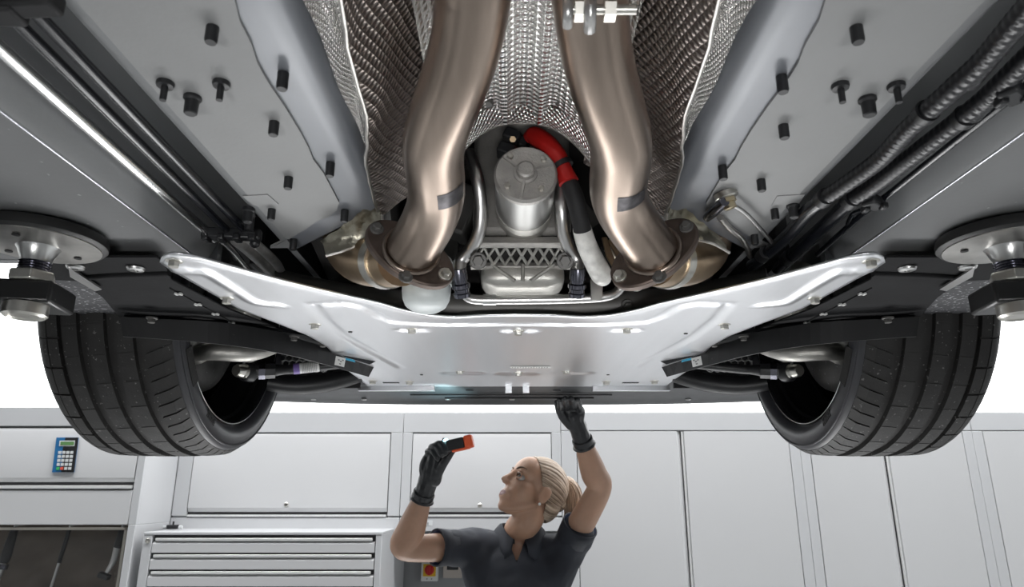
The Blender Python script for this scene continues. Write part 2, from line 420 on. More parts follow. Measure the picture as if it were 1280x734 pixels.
# tunnel roof sheet (arched front edge) between the pipes
rows = []
ys = [-.9 + (.835 + .9) * i / 60 for i in range(61)]
for y in ys:
    row = []
    for k in range(-20, 21):
        a = k / 20; s_ = 1 if a >= 0 else -1; q = abs(a)
        x = .105 * q
        h = .512 - .010 * (q < .0) - .085 * q ** 2.2
        h += .010 * math.exp(-((q - .22) / .10) ** 2) * (-1)          # raised centre spine, pressed grooves beside it
        h += .004 * math.sin(y * 22 + q * 9) * q
        row.append(V(s_ * x, y + (.030 * (1 - q) if y > .8 else 0), h))
    rows.append(row)
roof = add_grid('tunnel_roof_shield', rows, shield_roof, car)
# arched lip of the roof sheet
lip = [V((k / 12) * .098, .853 - .022 * abs(k / 12) + .012, .512 - .085 * abs(k / 12) ** 2.2 * .93 - .006) for k in range(-12, 13)]
rows = [lip, [p + Vector((0, -.022, -.002)) for p in lip], [p + Vector((0, -.045, .006)) for p in lip]]
add_grid('arch_lip', rows, shield_silver, roof)
obj('lip_edge', MB().tube(lip, .0014, 6, 2), bead_m, roof)
for x in (608, 703):
    p = AY(x, 124, .80); inst('shield_nut', bolt_dark_me, roof, p + Vector((0, 0, .004)), None, (1.3, 1.3, 1.3))

for s in (-1, 1):
    # inner wall of the tunnel: brownish embossed sheet with a beaded free edge
    rows = []
    for i in range(81):
        y = -.9 + (.885 + .9) * (i / 80)
        bx = bead_x(y, s); row = []
        wav = .004 * math.sin(y * 31 + s) * (y > .3)
        for k in range(15):
            t = k / 14
            x = bx + (.088 - bx) * (t ** .85) + wav * math.sin(t * 6)
            h = BH + (.455 - BH) * t ** 1.1
            x += .012 * math.sin(math.pi * t)
            row.append(V(s * x, y, h))
        rows.append(row)
    wall = add_grid('tunnel_shield', rows, shield_brown, car)
    edge = [r[0] for r in rows]
    obj('beaded_edge', MB().tube(edge[30:], .0021, 8, 1), bead_m, wall)
    # outer gutter: silver embossed strip between the pan rim and the beaded edge
    rows = []
    for i in range(61):
        y = -.9 + (.872 + .9) * (i / 60)
        bx = bead_x(y, s); row = []; x0 = .1835
        xa = min(x0 - .002, bx + .001)
        for k in range(11):
            t = k / 10; x = x0 + (xa - x0) * t
            wid = max(.004, x0 - xa)
            h = .385 + .042 * math.sin(math.pi * (t ** .8)) * min(1, wid / .03) + .004 * math.sin(y * 40 + t * 5)
            if t > .8: h += .01 * (t - .8) / .2
            row.append(V(s * x, y, h))
        rows.append(row)
    add_grid('gutter_shield', rows, shield_silver, car)
    # flared front end of the shield
    lo = [(477, 268), (478, 277), (474, 289), (462, 300), (445, 308), (428, 314), (407, 320)]
    up = [(459, 240), (458, 252), (453, 261), (444, 271), (431, 280), (416, 291), (400, 301)]
    lo = [H(x, y, .368 - .052 * k / 6) for k, (x, y) in enumerate(lo)]; up = [H(x, y, .382 - .036 * k / 6) for k, (x, y) in enumerate(up)]
    if s > 0:
        lo = [H(x, y, .368 - .052 * k / 6) for k, (x, y) in enumerate([(834, 266), (833, 276), (838, 286), (852, 296), (872, 300), (892, 305), (912, 316)])]
        up = [H(x, y, .382 - .036 * k / 6) for k, (x, y) in enumerate([(852, 238), (853, 250), (858, 260), (868, 270), (880, 280), (894, 291), (906, 303)])]
    lo = catmull(lo, 4); up = catmull(up, 4)
    rows = [[a.lerp(b, t) + Vector((0, .006 * math.sin(math.pi * t) + .0022 * math.sin(i * 1.3 + 9 * t), .004 * math.sin(math.pi * t))) for t in [k / 6 for k in range(7)]] for i, (a, b) in enumerate(zip(lo, up))]
    fl = add_grid('shield_flare', rows, gold_foil, wall)
    obj('flare_edge', MB().tube(lo, .0020, 8, 1), bead_m, wall)

# ---- exhaust pipes: swept through their measured widths
PD = .066
def pipe(px, s, fpts):
    path = [AZ(x, y, FPX * PD / wd) for x, y, wd in px]
    # smooth the depth run
    for _ in range(3):
        q = [p.copy() for p in path]
        for i in range(1, len(path) - 1): path[i] = q[i] * .5 + (q[i - 1] + q[i + 1]) * .25
    d0 = path[0] - path[1]
    d0 = (path[0] - path[3]).normalized(); d0.x *= .15; path = [path[0] + d0 * .9, path[0] + d0 * .3, path[0] + d0 * .1] + path
    return path
lp = [(593, -30, 98), (592, 0, 95), (589, 37, 92), (582, 75, 89), (566, 112, 85), (550, 145, 82), (541, 169, 79.5), (538.5, 187, 77), (541, 206, 75), (546, 225, 73), (549, 242, 70.5), (547, 258, 69), (537, 278, 67.5), (525, 298, 66), (513, 316, 65)]
rp = [(736, -30, 98), (737, 0, 95), (739, 37, 92), (744, 75, 89), (755, 112, 85), (768, 145, 82), (777, 169, 79.5), (780, 187, 77), (778, 206, 75), (772, 225, 73), (768, 242, 70.5), (772, 258, 69), (789, 278, 67.5), (804, 298, 66), (817, 316, 65)]
for s, px in ((-1, lp), (1, rp)):
    path = pipe(px, s, None)
    ex = obj('exhaust_pipe', MB().tube(path, PD / 2, 40, 8), pipe_steel, car, 60)
    # end of the visible pipe: flange, bolts and the tapered pipe that follows
    P1, P0 = path[-1], path[-3]; dirv = (P1 - P0).normalized()
    axis = (dirv + Vector((0, .5, .05))).normalized()
    fx = Vector((-s * 0.86, .05, -.50)); fx = (fx - axis * fx.dot(axis)).normalized(); fy = axis.cross(fx)
    prof = []
    for k in range(40):
        a = 2 * math.pi * k / 40
        r = .0415 + .015 * abs(math.cos(a)) ** 3
        prof.append(P1 + fx * math.cos(a) * r * 1.12 + fy * math.sin(a) * r * .93 - axis * .002)
    fl = obj('flange', MB().strip3(prof, axis * .012), flange_m, car, 30, bevel=.0025)
    ring = MB().tube([P1 - axis * .006 + (fx * math.cos(2 * math.pi * k / 24) + fy * math.sin(2 * math.pi * k / 24)) * .0345 for k in range(25)], .0035, 8, 1)
    obj('weld_ring', ring, pipe_steel, fl, 60)
    for (a, r) in ((0, .052), (math.pi, .052), (1.2 * -s, .044)):
        p = P1 + fx * math.cos(a) * r + fy * math.sin(a) * r * .9 - axis * .002
        inst('flange_bolt', bolt_me if a == 0 else bolt_dark_me, fl, p, down_rot(-axis), (.8, .8, .8))
    # following catalyst cone
    cq = [(502, 326, .905), (478, 326, .96), (456, 322, 1.01), (441, 312, 1.05), (434, 298, 1.08)]
    cpath = [AZ(x, y, z) if s < 0 else AZ(1318 - x, y, z) for x, y, z in cq]
    obj('catalyst_cone', MB().tube(cpath, [.034, .038, .040, .040, .038], 32, 6), bronze, car, 60)
    obj('cone_band', MB().tube([cpath[0].lerp(cpath[1], .55), cpath[0].lerp(cpath[1], .85)], [.0385, .0402], 32, 2), zinc, car, 60)
    # marking patch on the pipe
    px0, py0 = (552, 228) if s < 0 else (768, 235)
    base = min(range(len(path)), key=lambda i: (path[i] - AZ(px0, py0, FPX * PD / 73)).length)
    pp, _ = smooth_path(path, PD / 2, 8)
    i0 = min(range(len(pp)), key=lambda i: (pp[i] - AZ(px0, py0, FPX * PD / 73)).length)
    rg = sweep(pp, [PD / 2 + .0005] * len(pp), 40)
    want = (Vector((0, 0, CAMZ)) - pp[i0]).normalized() * .7 + Vector((.25, 0, 0))
    rows = []; jj = None
    for i in range(i0 - 4, i0 + 5):
        cc = [(p - pp[i]).dot(want) for p in rg[i]]; j0 = max(range(40), key=lambda j: cc[j])
        jj = j0 if jj is None else jj
        rows.append([rg[i][(jj + k) % 40] for k in range(-4, 4)])
    add_grid('ink_stamp', rows, mat('dark_stamp', (.075, .07, .075), .7, .32, var=.5, vscale=80), ex)
# exhaust clamp with bolts on the right pipe
cl = empty('exhaust_clamp', AZ(742, 10, .55)); cl.parent = car; cl.matrix_parent_inverse = car.matrix_basis.inverted()
def cz(x, y, z=.535): return AZ(x, y, z)
obj('clamp_bolt', MB().cyl(cz(705, 12, .54), cz(795, 12, .54), .0042, n=12), zinc, cl)
for x in (725, 762):
    m = MB(); a = cz(x - 7, 12, .54); b = cz(x + 7, 12, .54); m.lathe([(.0095, 0), (.0095, (b - a).length)], a, b - a, 6)
    obj('clamp_nut', m, zinc, cl, 30)
obj('clamp_strap', MB().tube([cz(710, -30, .55), cz(710, 10, .535), cz(709, 33, .545)], .0042, 10, 4), tube_alu, cl)
obj('clamp_strap', MB().tube([cz(738, -30, .55), cz(738, 10, .53), cz(737, 38, .545)], .0050, 10, 4), tube_alu, cl)

# ---- motor unit on the gearbox
Ym = .865; mc = AY(657, 218, Ym); mr = .0445
mot = empty('drive_motor', mc); mot.parent = car; mot.matrix_parent_inverse = car.matrix_basis.inverted()
ax = Vector((0, 1, -.06)).normalized()
obj('motor_can', MB().lathe([(mr * .97, .008), (mr * .97, .095), (mr * .90, .097)], mc, ax, 40), steel, mot)
obj('motor_base', MB().lathe([(mr * .985, .093), (mr * 1.0, .098), (mr * .98, .14), (mr * .9, .165), (mr * .7, .17)], mc, ax, 40), cast_lt, mot)
capm = MB().lathe([(0.001, -.003), (mr * .93, -.003), (mr, .001), (mr, .008), (mr * .96, .0085)], mc, ax, 40)
capm.lathe([(.017, .0), (.0165, -.006), (.013, -.007), (.0125, -.015), (.010, -.017), (.001, -.017)], mc, ax, 28)
cu = Vector((1, 0, 0)); cv = ax.cross(cu)
for k in range(3):
    a = R(100 + 120 * k) ; d = cu * math.cos(a) + cv * math.sin(a); q = ax.cross(d)
    p0, p1 = mc + d * .010, mc + d * .040
    capm.add([p0 + q * .0035, p0 - q * .0035, p1 - q * .0025, p1 + q * .0025, p0 + q * .002 - ax * .008, p0 - q * .002 - ax * .008, p1 - q * .0015 - ax * .0045, p1 + q * .0015 - ax * .0045],
             [(0, 1, 2, 3), (4, 7, 6, 5), (0, 4, 5, 1), (2, 6, 7, 3), (0, 3, 7, 4), (1, 5, 6, 2)])
obj('motor_cap', capm, cast, mot)
for k in range(4):
    a = R(50 + 90 * k); d = cu * math.cos(a) + cv * math.sin(a)
    obj('cap_screw', MB().lathe([(.0042, 0), (.0042, -.006), (.003, -.0065)], mc + d * .033 - ax * .003, ax, 6), zinc, mot, 30)
# gearbox housing behind the motor
gb = obj('gearbox_housing', MB().bx(XC - .075, XC + .078, .98, 1.35, CAMZ + .385, CAMZ + .60), mat('gearbox_grey', (.19, .182, .17), .3, .55, var=.2, vscale=25, bump=.2, bscale=200), car, 30, bevel=.01)
# honeycomb bracket below the motor
hb = empty('honeycomb_bracket', AY(652, 322, 1.0)); hb.parent = car; hb.matrix_parent_inverse = car.matrix_basis.inverted()
A = AY(592, 308, .985); B = AY(713, 308, .985); D = AY(588, 336, 1.03); E_ = AY(716, 336, 1.03)
def bil(u, v): return A.lerp(B, u).lerp(D.lerp(E_, u), v)
nrm = (B - A).cross(D - A).normalized()
if nrm.y < 0: nrm = -nrm
obj('bracket_back', MB().strip3([bil(.02, .05) + nrm * .012, bil(.98, .05) + nrm * .012, bil(.98, .95) + nrm * .012, bil(.02, .95) + nrm * .012], nrm * .004), bay_dark, hb, 0)
obj('bracket_rail', MB().strip3([bil(-.02, -.12), bil(1.02, -.12), bil(1.0, .10), bil(0, .10)], nrm * .016), cast, hb, 30, bevel=.002)
obj('bracket_rail', MB().strip3([bil(0, .90), bil(1., .90), bil(1, 1.06), bil(0, 1.06)], nrm * .010), cast, hb, 30, bevel=.0015)
lat = MB(); nx, ny = 9, 2
for i in range(nx + 1):
    for j in range(ny + 1):
        off = .5 if j % 2 else 0
        p = bil(min(1, max(0, (i + off) / nx)), .10 + .8 * j / ny)
        for di in (0, 1) if j % 2 else (-1, 0):
            if j < ny:
                q = bil(min(1, max(0, (i + di + (.5 if (j + 1) % 2 else 0)) / nx)), .10 + .8 * (j + 1) / ny)
                lat.cyl(p + nrm * .004, q + nrm * .004, .0026, n=6)
obj('honeycomb_web', lat, cast_lt, hb, 60)['kind'] = 'stuff'
for x in (598, 706):
    inst('bracket_bolt', bolt_dark_me, hb, AY(x, 326, .995), down_rot((0, -1, -.4)), (1.2, 1.2, 1.2))
# cast sump under the bracket
def rbox(c, d, n=8, e=.35):
    mb = MB(); rs = []
    for i in range(7):
        t = -1 + 2 * i / 6; sc_ = (1 - abs(t) ** 4 * .35)
        rs.append([Vector((c[0] + d[0] / 2 * sc_ * math.copysign(abs(math.cos(a)) ** e, math.cos(a)), c[1] + d[1] / 2 * sc_ * math.copysign(abs(math.sin(a)) ** e, math.sin(a)), c[2] + t * d[2] / 2)) for a in [2 * math.pi * k / 32 for k in range(32)]])
    return mb.rings(rs)
c = AY(653, 350, 1.07)
sump = obj('sump_casting', rbox(c, (.135, .085, .042)), cast_lt, car, 50)
sr = MB()
for dx in (-.05, 0, .05): sr.cyl(c + Vector((dx, -.044, .012)), c + Vector((dx * .25, -.044, -.016)), .003, n=8)
obj('sump_rib', sr, cast_lt, sump, 50)
# twin coolant tubes with connectors, cross tube
for s, pts, con in ((-1, [(586, 190, .93), (597, 225, .93), (601, 262, .95), (598, 292, .97), (588, 312, .99), (576, 326, 1.0), (574, 342, 1.0)], (578, 352)),
                    (1, [(700, 215, .94), (702, 262, .95), (704, 290, .97), (712, 312, .99), (721, 326, 1.0), (722, 342, 1.0)], (721, 352))):
    cp = [AY(*p) for p in pts]
    ct = obj('coolant_tube', MB().tube(cp, .0102, 18, 6), tube_alu, car, 60)
    top, bot = cp[-1], AY(con[0], 371, 1.02)
    dv = (bot - top).normalized(); Ln = (bot - top).length
    obj('tube_connector', MB().lathe([(.0115, -.008), (.0125, 0), (.0125, Ln * .25), (.0105, Ln * .27), (.0105, Ln * .4), (.014, Ln * .45), (.0142, Ln * .6), (.0115, Ln * .66), (.0115, Ln * .8), (.0135, Ln * .84), (.0125, Ln)], top, dv, 22), darkchrome, ct, 30)
obj('cross_tube', MB().tube([AY(580, 366, 1.05), AY(590, 374, 1.05), AY(625, 375, 1.05), AY(700, 374, 1.05), AY(755, 371, 1.05), AY(774, 362, 1.05), AY(779, 347, 1.04), AY(772, 328, 1.03), AY(760, 310, 1.02)], .0078, 16, 6), tube_alu, car, 60)
obj('tube_sleeve', MB().cyl(AY(604, 375, 1.05), AY(620, 375, 1.05), .0092), steel, car)
obj('tube_bracket', MB().strip3([AY(738, 350, 1.035), AY(754, 350, 1.035), AY(753, 376, 1.035), AY(739, 376, 1.035)], (0, .004, .002)), tube_alu, car, 30, bevel=.001)
# red boot, black cable, white sleeve
red = obj('red_cable_boot', MB().tube([AY(660, 172, .93), AY(668, 170, .92), AY(682, 180, .90), AY(696, 196, .885), AY(705, 213, .88), AY(711, 228, .88)], [.009, .014, .0155, .0145, .012, .0145], 18, 6), red_m, car, 60)
obj('cable_tie', MB().cyl(AY(701, 205, .882), AY(704, 210, .882), .0165), blk, red)
obj('red_tail', MB().tube([AY(714, 215, .885), AY(721, 228, .885), AY(725, 240, .887), AY(725, 247, .89)], .0024, 8, 4), red_m, red)
obj('power_cable', MB().tube([AY(710, 226, .885), AY(718, 246, .89), AY(724, 268, .90), AY(728, 288, .915)], [.0125, .0135, .0130, .0130], 18, 6), blk_matte, car, 60)
obj('heat_sleeve', MB().tube([AY(727, 284, .915), AY(733, 305, .935), AY(742, 325, .96), AY(752, 344, .98), AY(756, 352, .99)], [.0135, .0148, .0155, .016, .010], 20, 6), white_sleeve, car, 60)
# cable lugs behind the motor
lug = MB()
for x, y, z in ((640, 172, .94), (633, 190, .93), (650, 180, .96)): 
    p = AY(x, y, z); lug.box(p, (.026, .03, .018), Matrix.Rotation(R(25), 3, 'Y'))
obj('terminal_block', lug, blk, car, 30, bevel=.003)
obj('terminal_stud', MB().lathe([(.005, 0), (.005, .01)], AY(641, 174, .915), (0, 1, .4), 6), bronze, car)
# oil filter
fc = AY(533, 366, 1.02)
fil = obj('oil_filter', MB().lathe([(.0005, -.030), (.012, -.0295), (.024, -.027), (.032, -.021), (.0365, -.011), (.038, .0), (.038, .055)], fc, (0, .12, 1), 36), filter_m, car, 60)
fl_me = MB()
for k in range(36):
    a = 2 * math.pi * k / 36; d = Vector((math.cos(a), math.sin(a), 0)); fl_me.cyl(fc + d * .0383 + Vector((0, 0, .012)), fc + d * .0383 + Vector((0, .006, .052)), .0014, n=5)
obj('filter_flutes', fl_me, filter_m, fil, 60)['kind'] = 'stuff'
# bronze bracket tabs beside the flanges
for pts in ([(548, 318), (553, 318), (551, 345), (543, 362), (538, 361), (546, 340)], [(752, 296), (759, 296), (766, 318), (781, 349), (776, 352), (758, 320)], [(760, 300), (766, 296), (788, 330), (786, 340), (780, 338)]):
    obj('flange_bracket', MB().strip3([AY(x, y, .985) for x, y in pts], (0, .006, 0)), bronze, car, 30, bevel=.0015)
inst('flange_bracket_bolt', bolt_me, car, AY(532, 347, .95), down_rot((0, -1, -.3)), (1.1, 1.1, 1.1))
inst('flange_bracket_bolt', bolt_me, car, AY(795, 354, .95), down_rot((0, -1, -.3)), (1.1, 1.1, 1.1))

# ---- dark masses above: engine, subframe, wheel wells
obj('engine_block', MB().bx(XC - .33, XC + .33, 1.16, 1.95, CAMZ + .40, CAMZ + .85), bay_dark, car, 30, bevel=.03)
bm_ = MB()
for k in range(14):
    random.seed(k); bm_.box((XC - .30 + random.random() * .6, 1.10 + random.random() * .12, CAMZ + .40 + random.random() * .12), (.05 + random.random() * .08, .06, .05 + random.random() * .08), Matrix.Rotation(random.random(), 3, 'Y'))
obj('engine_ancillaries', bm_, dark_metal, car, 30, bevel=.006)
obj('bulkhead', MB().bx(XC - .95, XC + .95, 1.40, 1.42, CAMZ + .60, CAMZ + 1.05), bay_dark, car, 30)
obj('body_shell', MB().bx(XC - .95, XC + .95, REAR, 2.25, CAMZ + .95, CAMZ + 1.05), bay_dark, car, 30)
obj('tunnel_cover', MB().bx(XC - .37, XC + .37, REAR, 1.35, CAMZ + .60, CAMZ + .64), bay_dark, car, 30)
cm = [V(-.42, 1.10, .345), V(-.30, 1.16, .335), V(-.15, 1.19, .328), V(0, 1.195, .326), V(.15, 1.19, .328), V(.30, 1.16, .335), V(.42, 1.10, .345)]
crossm = obj('crossmember', MB().tube(cm, .023, 20, 6), dark_metal, car, 60)
for x in (-.20, .19): inst('crossmember_bolt', bolt_dark_me, crossm, V(x, 1.165, .322), down_rot((0, -.8, -.6)))
for s in (-1, 1):
    # dark side of the footwell between pan front edge and crossmember
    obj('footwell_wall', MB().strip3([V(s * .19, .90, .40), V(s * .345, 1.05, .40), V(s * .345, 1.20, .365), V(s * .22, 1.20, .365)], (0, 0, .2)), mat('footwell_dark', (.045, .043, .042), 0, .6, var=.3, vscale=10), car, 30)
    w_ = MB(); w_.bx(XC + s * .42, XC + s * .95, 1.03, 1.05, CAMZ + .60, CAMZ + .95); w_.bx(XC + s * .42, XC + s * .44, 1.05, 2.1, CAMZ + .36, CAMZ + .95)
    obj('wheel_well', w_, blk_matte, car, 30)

# ---- skid plate, a pressed sheet: grid between its back and front edge
PH = .300
back = [H(x, y, PH) for x, y in [(193, 327), (196, 320), (204, 316), (216, 315.5), (240, 319), (290, 333), (340, 347), (400, 362), (440, 371), (470, 378), (500, 387), (530, 393), (560, 395), (600, 393), (640, 392.5)]]
back = [(abs(p.x - XC), p.y) for p in back]
back.sort()
sidew = [(.86, .485), (.90, .485), (1.00, .478), (1.10, .470), (1.2, .44), (1.3, .412), (1.40, .402), (1.55, .415), (1.70, .425), (1.90, .425), (1.97, .43)]
def interp(tab, x):
    if x <= tab[0][0]: return tab[0][1]
    for (a, b), (c_, d) in zip(tab, tab[1:]):
        if x <= c_: return b + (d - b) * (x - a) / max(1e-9, c_ - a)
    return tab[-1][1]
def px_line(pts, h=PH): return [(lambda q: Vector((abs(q.x - XC), q.y)))(H(x, y, h)) for x, y in pts]
ridges = [(px_line([(222, 336), (258, 337), (282, 352), (318, 376), (352, 380)]), .008, -.0035),
          (px_line([(392, 379), (430, 377), (452, 381), (474, 394), (492, 401), (545, 404), (648, 404)]), .010, .0035),
          (px_line([(392, 381), (406, 398), (432, 420), (500, 458)]), .010, .003)]
dimp = [(px_line([(503, 411), (528, 411)]), .013, .004), (px_line([(632, 412), (664, 412)]), .014, .0045),
        (px_line([(562, 465), (596, 465)]), .022, .004), (px_line([(634, 466), (664, 466)]), .022, .004)]
def segd(p, a, b):
    ab = b - a; t = max(0, min(1, (p - a).dot(ab) / max(1e-12, ab.dot(ab)))); return (p - a - ab * t).length
def plate_h(x, y):
    p = Vector((abs(x), y)); h = PH
    for pl, wd, am in ridges + dimp:
        d = min(segd(p, a, b) for a, b in zip(pl, pl[1:]))
        if d < wd * 2.2: h += am * math.exp(-(d / wd) ** 4)
    d = y - interp(back, abs(x)); h += .0012 * math.exp(-(d / .010) ** 2)
    return h
NU, NV = 176, 96; rows = []
for j in range(NV + 1):
    v = j / NV; row = []
    for i in range(NU + 1):
        u = -1 + 2 * i / NU
        yb = interp(back, abs(u) * .492); y = yb + (1.955 - yb) * v
        x = u * interp(sidew, y); row.append(V(x, y, plate_h(x, y)))
    rows.append(row)
me = MB().grid(rows).mesh('skid_plate', 60, fix=False)
plate = obj('skid_plate', me, alu, car); md = plate.modifiers.new('solid', 'SOLIDIFY'); md.thickness = .003; md.offset = -1
def on_plate(x, y):
    p = H(x, y, PH); return Vector((p.x, p.y, CAMZ + plate_h(p.x - XC, p.y) - .0005))
for x, y in [(218, 324), (284, 371), (394, 404), (515, 412)]:
    inst('plate_bolt', bolt_me, plate, on_plate(x, y)); q = on_plate(x, y); inst('plate_bolt', bolt_me, plate, mir(q))
for x, y in [(648, 412), (575, 464), (648, 465), (708, 464), (466, 475), (512, 476), (758, 476), (818, 475)]:
    inst('plate_bolt', bolt_me, plate, on_plate(x, y), None, (1.15, 1.15, 1) if y > 450 else None)
slot_me = MB().box((0, 0, -.0006), (.045, .012, .0012)).mesh('slot'); slot_me.materials.append(blk_matte)
hole_me = MB().lathe([(.004, 0), (.004, -.0012)], n=12).mesh('hole'); hole_me.materials.append(blk_matte)
for x, y in [(489, 477), (788, 477)]: inst('plate_slot', slot_me, plate, on_plate(x, y) + Vector((0, 0, -.0025)))
for x, y in [(438, 413), (857, 415), (527, 467), (760, 467)]: inst('plate_hole', hole_me, plate, on_plate(x, y) + Vector((0, 0, -.0025)))
for x0, x1 in ((447, 543), (741, 838)):
    a, b = H(x0, 481, PH), H(x1, 481, PH)
    obj('plate_lip', MB().bx(a.x, b.x, 1.945, 1.962, CAMZ + PH - .016, CAMZ + PH - .003), white_lbl if False else alu, plate, 30, bevel=.001)
tb = MB()
for dx in (-.028, .022): tb.box(H(648, 481, PH) + Vector((dx, .012, -.012)), (.018, .006, .020))
obj('plate_tab', tb, alu, plate, 30)
a, b = on_plate(638, 457), on_plate(688, 457)
obj('part_label', MB().box(((a.x + b.x) / 2, a.y, a.z - .004), (b.x - a.x, .020, .0008)), white_lbl, plate, 0)
pr = MB()
for k in range(14):
    t = (k + .8) / 15; pr.box((a.x + (b.x - a.x) * t, a.y, a.z - .0047), ((b.x - a.x) * .028, .007 + .004 * (k % 3), .0004))
obj('label_print', pr, grey_print, plate, 0)['kind'] = 'stuff'

# ---- bumper undertray and lip
mb = MB(); rows = []
yb = 1.93
for i in range(41):
    u = -1 + 2 * i / 40; x = u * .86; curve = .10 * abs(u) ** 3
    yf = 2.27 - curve * 1.2
    rows.append([V(x, yb - .02 * (abs(u) > .5), .305), V(x, yb + .03, .301), V(x, yf - .06, .297), V(x, yf - .02, .291), V(x, yf, .286), V(x, yf + .03, .287), V(x, yf + .07, .31), V(x, yf + .10, .42), V(x, yf + .08, .75), V(x, yf - .05, .95)])
mb.grid(rows); tray = obj('bumper_undertray', mb, under_dark, car, 50)
slit = MB()
for x0, x1, y in ((513, 765, 493.5), (556, 742, 497.5)):
    a, b = H(x0, y, .2955), H(x1, y, .2955); slit.box(((a.x + b.x) / 2, a.y, a.z - .001), (b.x - a.x, .008, .004))
obj('tray_rib', slit, blk, tray, 30, bevel=.001)
for x in (587, 696): inst('tray_clip', slot_me, tray, H(x, 487.5, .299) + Vector((0, 0, -.001)), None, (.5, .9, 1))
for x in (392, 455, 560, 640, 722, 860): inst('tray_screw', rbolt_me, tray, H(x, 499, .2935), None, (.7, .7, .7))

# ---- wheels
WY, WH, TW = 1.575, .427, .262
def wheel(s):
    c = V(s * .790, WY, WH); RT = .345
    wh = empty('wheel', c); wh.parent = car; wh.matrix_parent_inverse = car.matrix_basis.inverted()
    hw = TW / 2
    # tread zones: t along the axle, inner (-1) to outer (+1); d = depth; kind: 0 plain, 1 groove, 2 inner shoulder slots, 3 outer shoulder slots, 4 rib sipes
    Z = []
    def crown(t): return RT - .004 * abs(t / hw) ** 2 - .014 * max(0, (abs(t) / hw - .80) / .2) ** 2.2
    def zone(t0, t1, n, kind): 
        for k in range(n + 1): Z.append((t0 + (t1 - t0) * k / n, kind))
    edges = [(-hw * .97, -hw * .60, 2), (-hw * .60, -hw * .45, 1), (-hw * .45, -hw * .20, 4), (-hw * .20, -hw * .04, 1), (-hw * .04, hw * .20, 4), (hw * .20, hw * .35, 1), (hw * .35, hw * .57, 4), (hw * .57, hw * .64, 1), (hw * .64, hw * .80, 3), (hw * .80, hw * .81, 5), (hw * .81, hw * .99, 3)]
    for a, b, k in edges: zone(a + .0004, b - .0004, 3, k)
    NP = 72; seg = []                       # (angle, slot)
    for i in range(NP):
        a = 2 * math.pi * i / NP; st = 2 * math.pi / NP
        seg += [(a, 0), (a + st * .86, 0), (a + st * .868, 1), (a + st * .992, 1)]
    def rad(t, kind, slot, i):
        r = crown(t)
        if kind == 1: return r - .0095
        if kind == 5: return r - .002
        if slot and kind == 2 and t > -hw * .92: return r - .0045
        if slot and kind == 3 and (i // 4) % 2 == 0: return r - .0035
        if slot and kind == 4 and (i // 4) % 2 == 1: return r - .0008
        return r
    rings = []
    for t, kind in Z:
        sk = (t + hw * .6) * 1.1 if kind == 2 else (.25 * t if kind == 4 else 0)
        rings.append([c + Vector((s * t, math.cos(a + sk) * rad(t, kind, sl, i), math.sin(a + sk) * rad(t, kind, sl, i))) for i, (a, sl) in enumerate(seg)])
    tm = MB().rings(rings, False, False); obj('tyre_tread', tm, rubber, wh, 25)
    # sidewalls
    na = 96
    inn = [(-hw * .965, crown(hw * .97) - .0005), (-hw * 1.03, .327), (-hw * 1.072, .313), (-hw * 1.085, .299), (-hw * 1.05, .285), (-hw * .98, .277), (-hw * .90, .273), (-hw * .80, .271)]
    out = [(hw * .985, crown(hw * .99) - .0005), (hw * 1.03, .322), (hw * 1.06, .305), (hw * 1.04, .288), (hw * .96, .275), (hw * .85, .271)]
    for nm, pr in (('tyre_sidewall', inn), ('tyre_sidewall', out)):
        obj(nm, MB().lathe([(r, t * s) for t, r in pr], c, (1, 0, 0), na, caps=False), rubber_side, wh, 60)
    # raised ring and lettering blocks on the inner sidewall
    obj('sidewall_rib', MB().lathe([((.3215) + .0016 * math.cos(q), -s * hw * 1.052 + .0018 * math.sin(q)) for q in [2 * math.pi * k / 8 for k in range(9)]], c, (1, 0, 0), na, caps=False), rubber_side, wh, 60)
    let = MB()
    def side_pt(a, r): return c + Vector((-s * (hw * 1.085 + .0006), math.cos(a) * r, math.sin(a) * r))
    a0 = R(-118)
    for k in range(7):
        a = a0 + k * .022 
        let.strip3([side_pt(a, .289), side_pt(a + .012, .289), side_pt(a + .012, .306), side_pt(a, .306)], (s * .003, 0, 0))
        if k % 2: let.strip3([side_pt(a, .296), side_pt(a + .024, .296), side_pt(a + .024, .300), side_pt(a, .300)], (s * .003, 0, 0))
    obj('sidewall_lettering', let, rubber, wh, 30)
    pt = MB().strip3([side_pt(R(-150) + k * .03, .287) for k in range(10)] + [side_pt(R(-150) + (9 - k) * .03, .311) for k in range(10)], (s * .004, 0, 0))
    obj('sidewall_patch', pt, rubber, wh, 30)
    # rim barrel
    barrel = [(.274, -hw * .86), (.2765, -hw * .96), (.270, -hw * .985), (.264, -hw * .93), (.262, -hw * .78), (.256, -hw * .74), (.254, -hw * .62), (.242, -hw * .52), (.238, -hw * .25), (.232, -hw * .20), (.230, hw * .55), (.12, hw * .62), (.03, hw * .60)]
    rim = obj('rim', MB().lathe([(r, t * s) for r, t in barrel], c, (1, 0, 0), na, caps=False), rim_m, wh, 40)
    obj('rim_line', MB().lathe([(.2715 + .001 * math.cos(q), -s * hw * .987 + .001 * math.sin(q)) for q in [2 * math.pi * k / 8 for k in range(9)]], c, (1, 0, 0), na, caps=False), steel, wh, 60)
    obj('brake_disc', MB().lathe([(.16, -s * .03), (.19, -s * .03), (.19, -s * .005), (.10, -s * .005), (.10, -s * .03), (.09, -s * .03)], c, (1, 0, 0), 64, caps=False), mat('disc_grey', (.16, .16, .165), .8, .4, var=.3, vscale=40), wh, 30)
    shm = mat('brake_shield', (.12, .118, .115), .4, .5, var=.35, vscale=14, speck=((.3, .3, .3), .68), speck_scale=90)
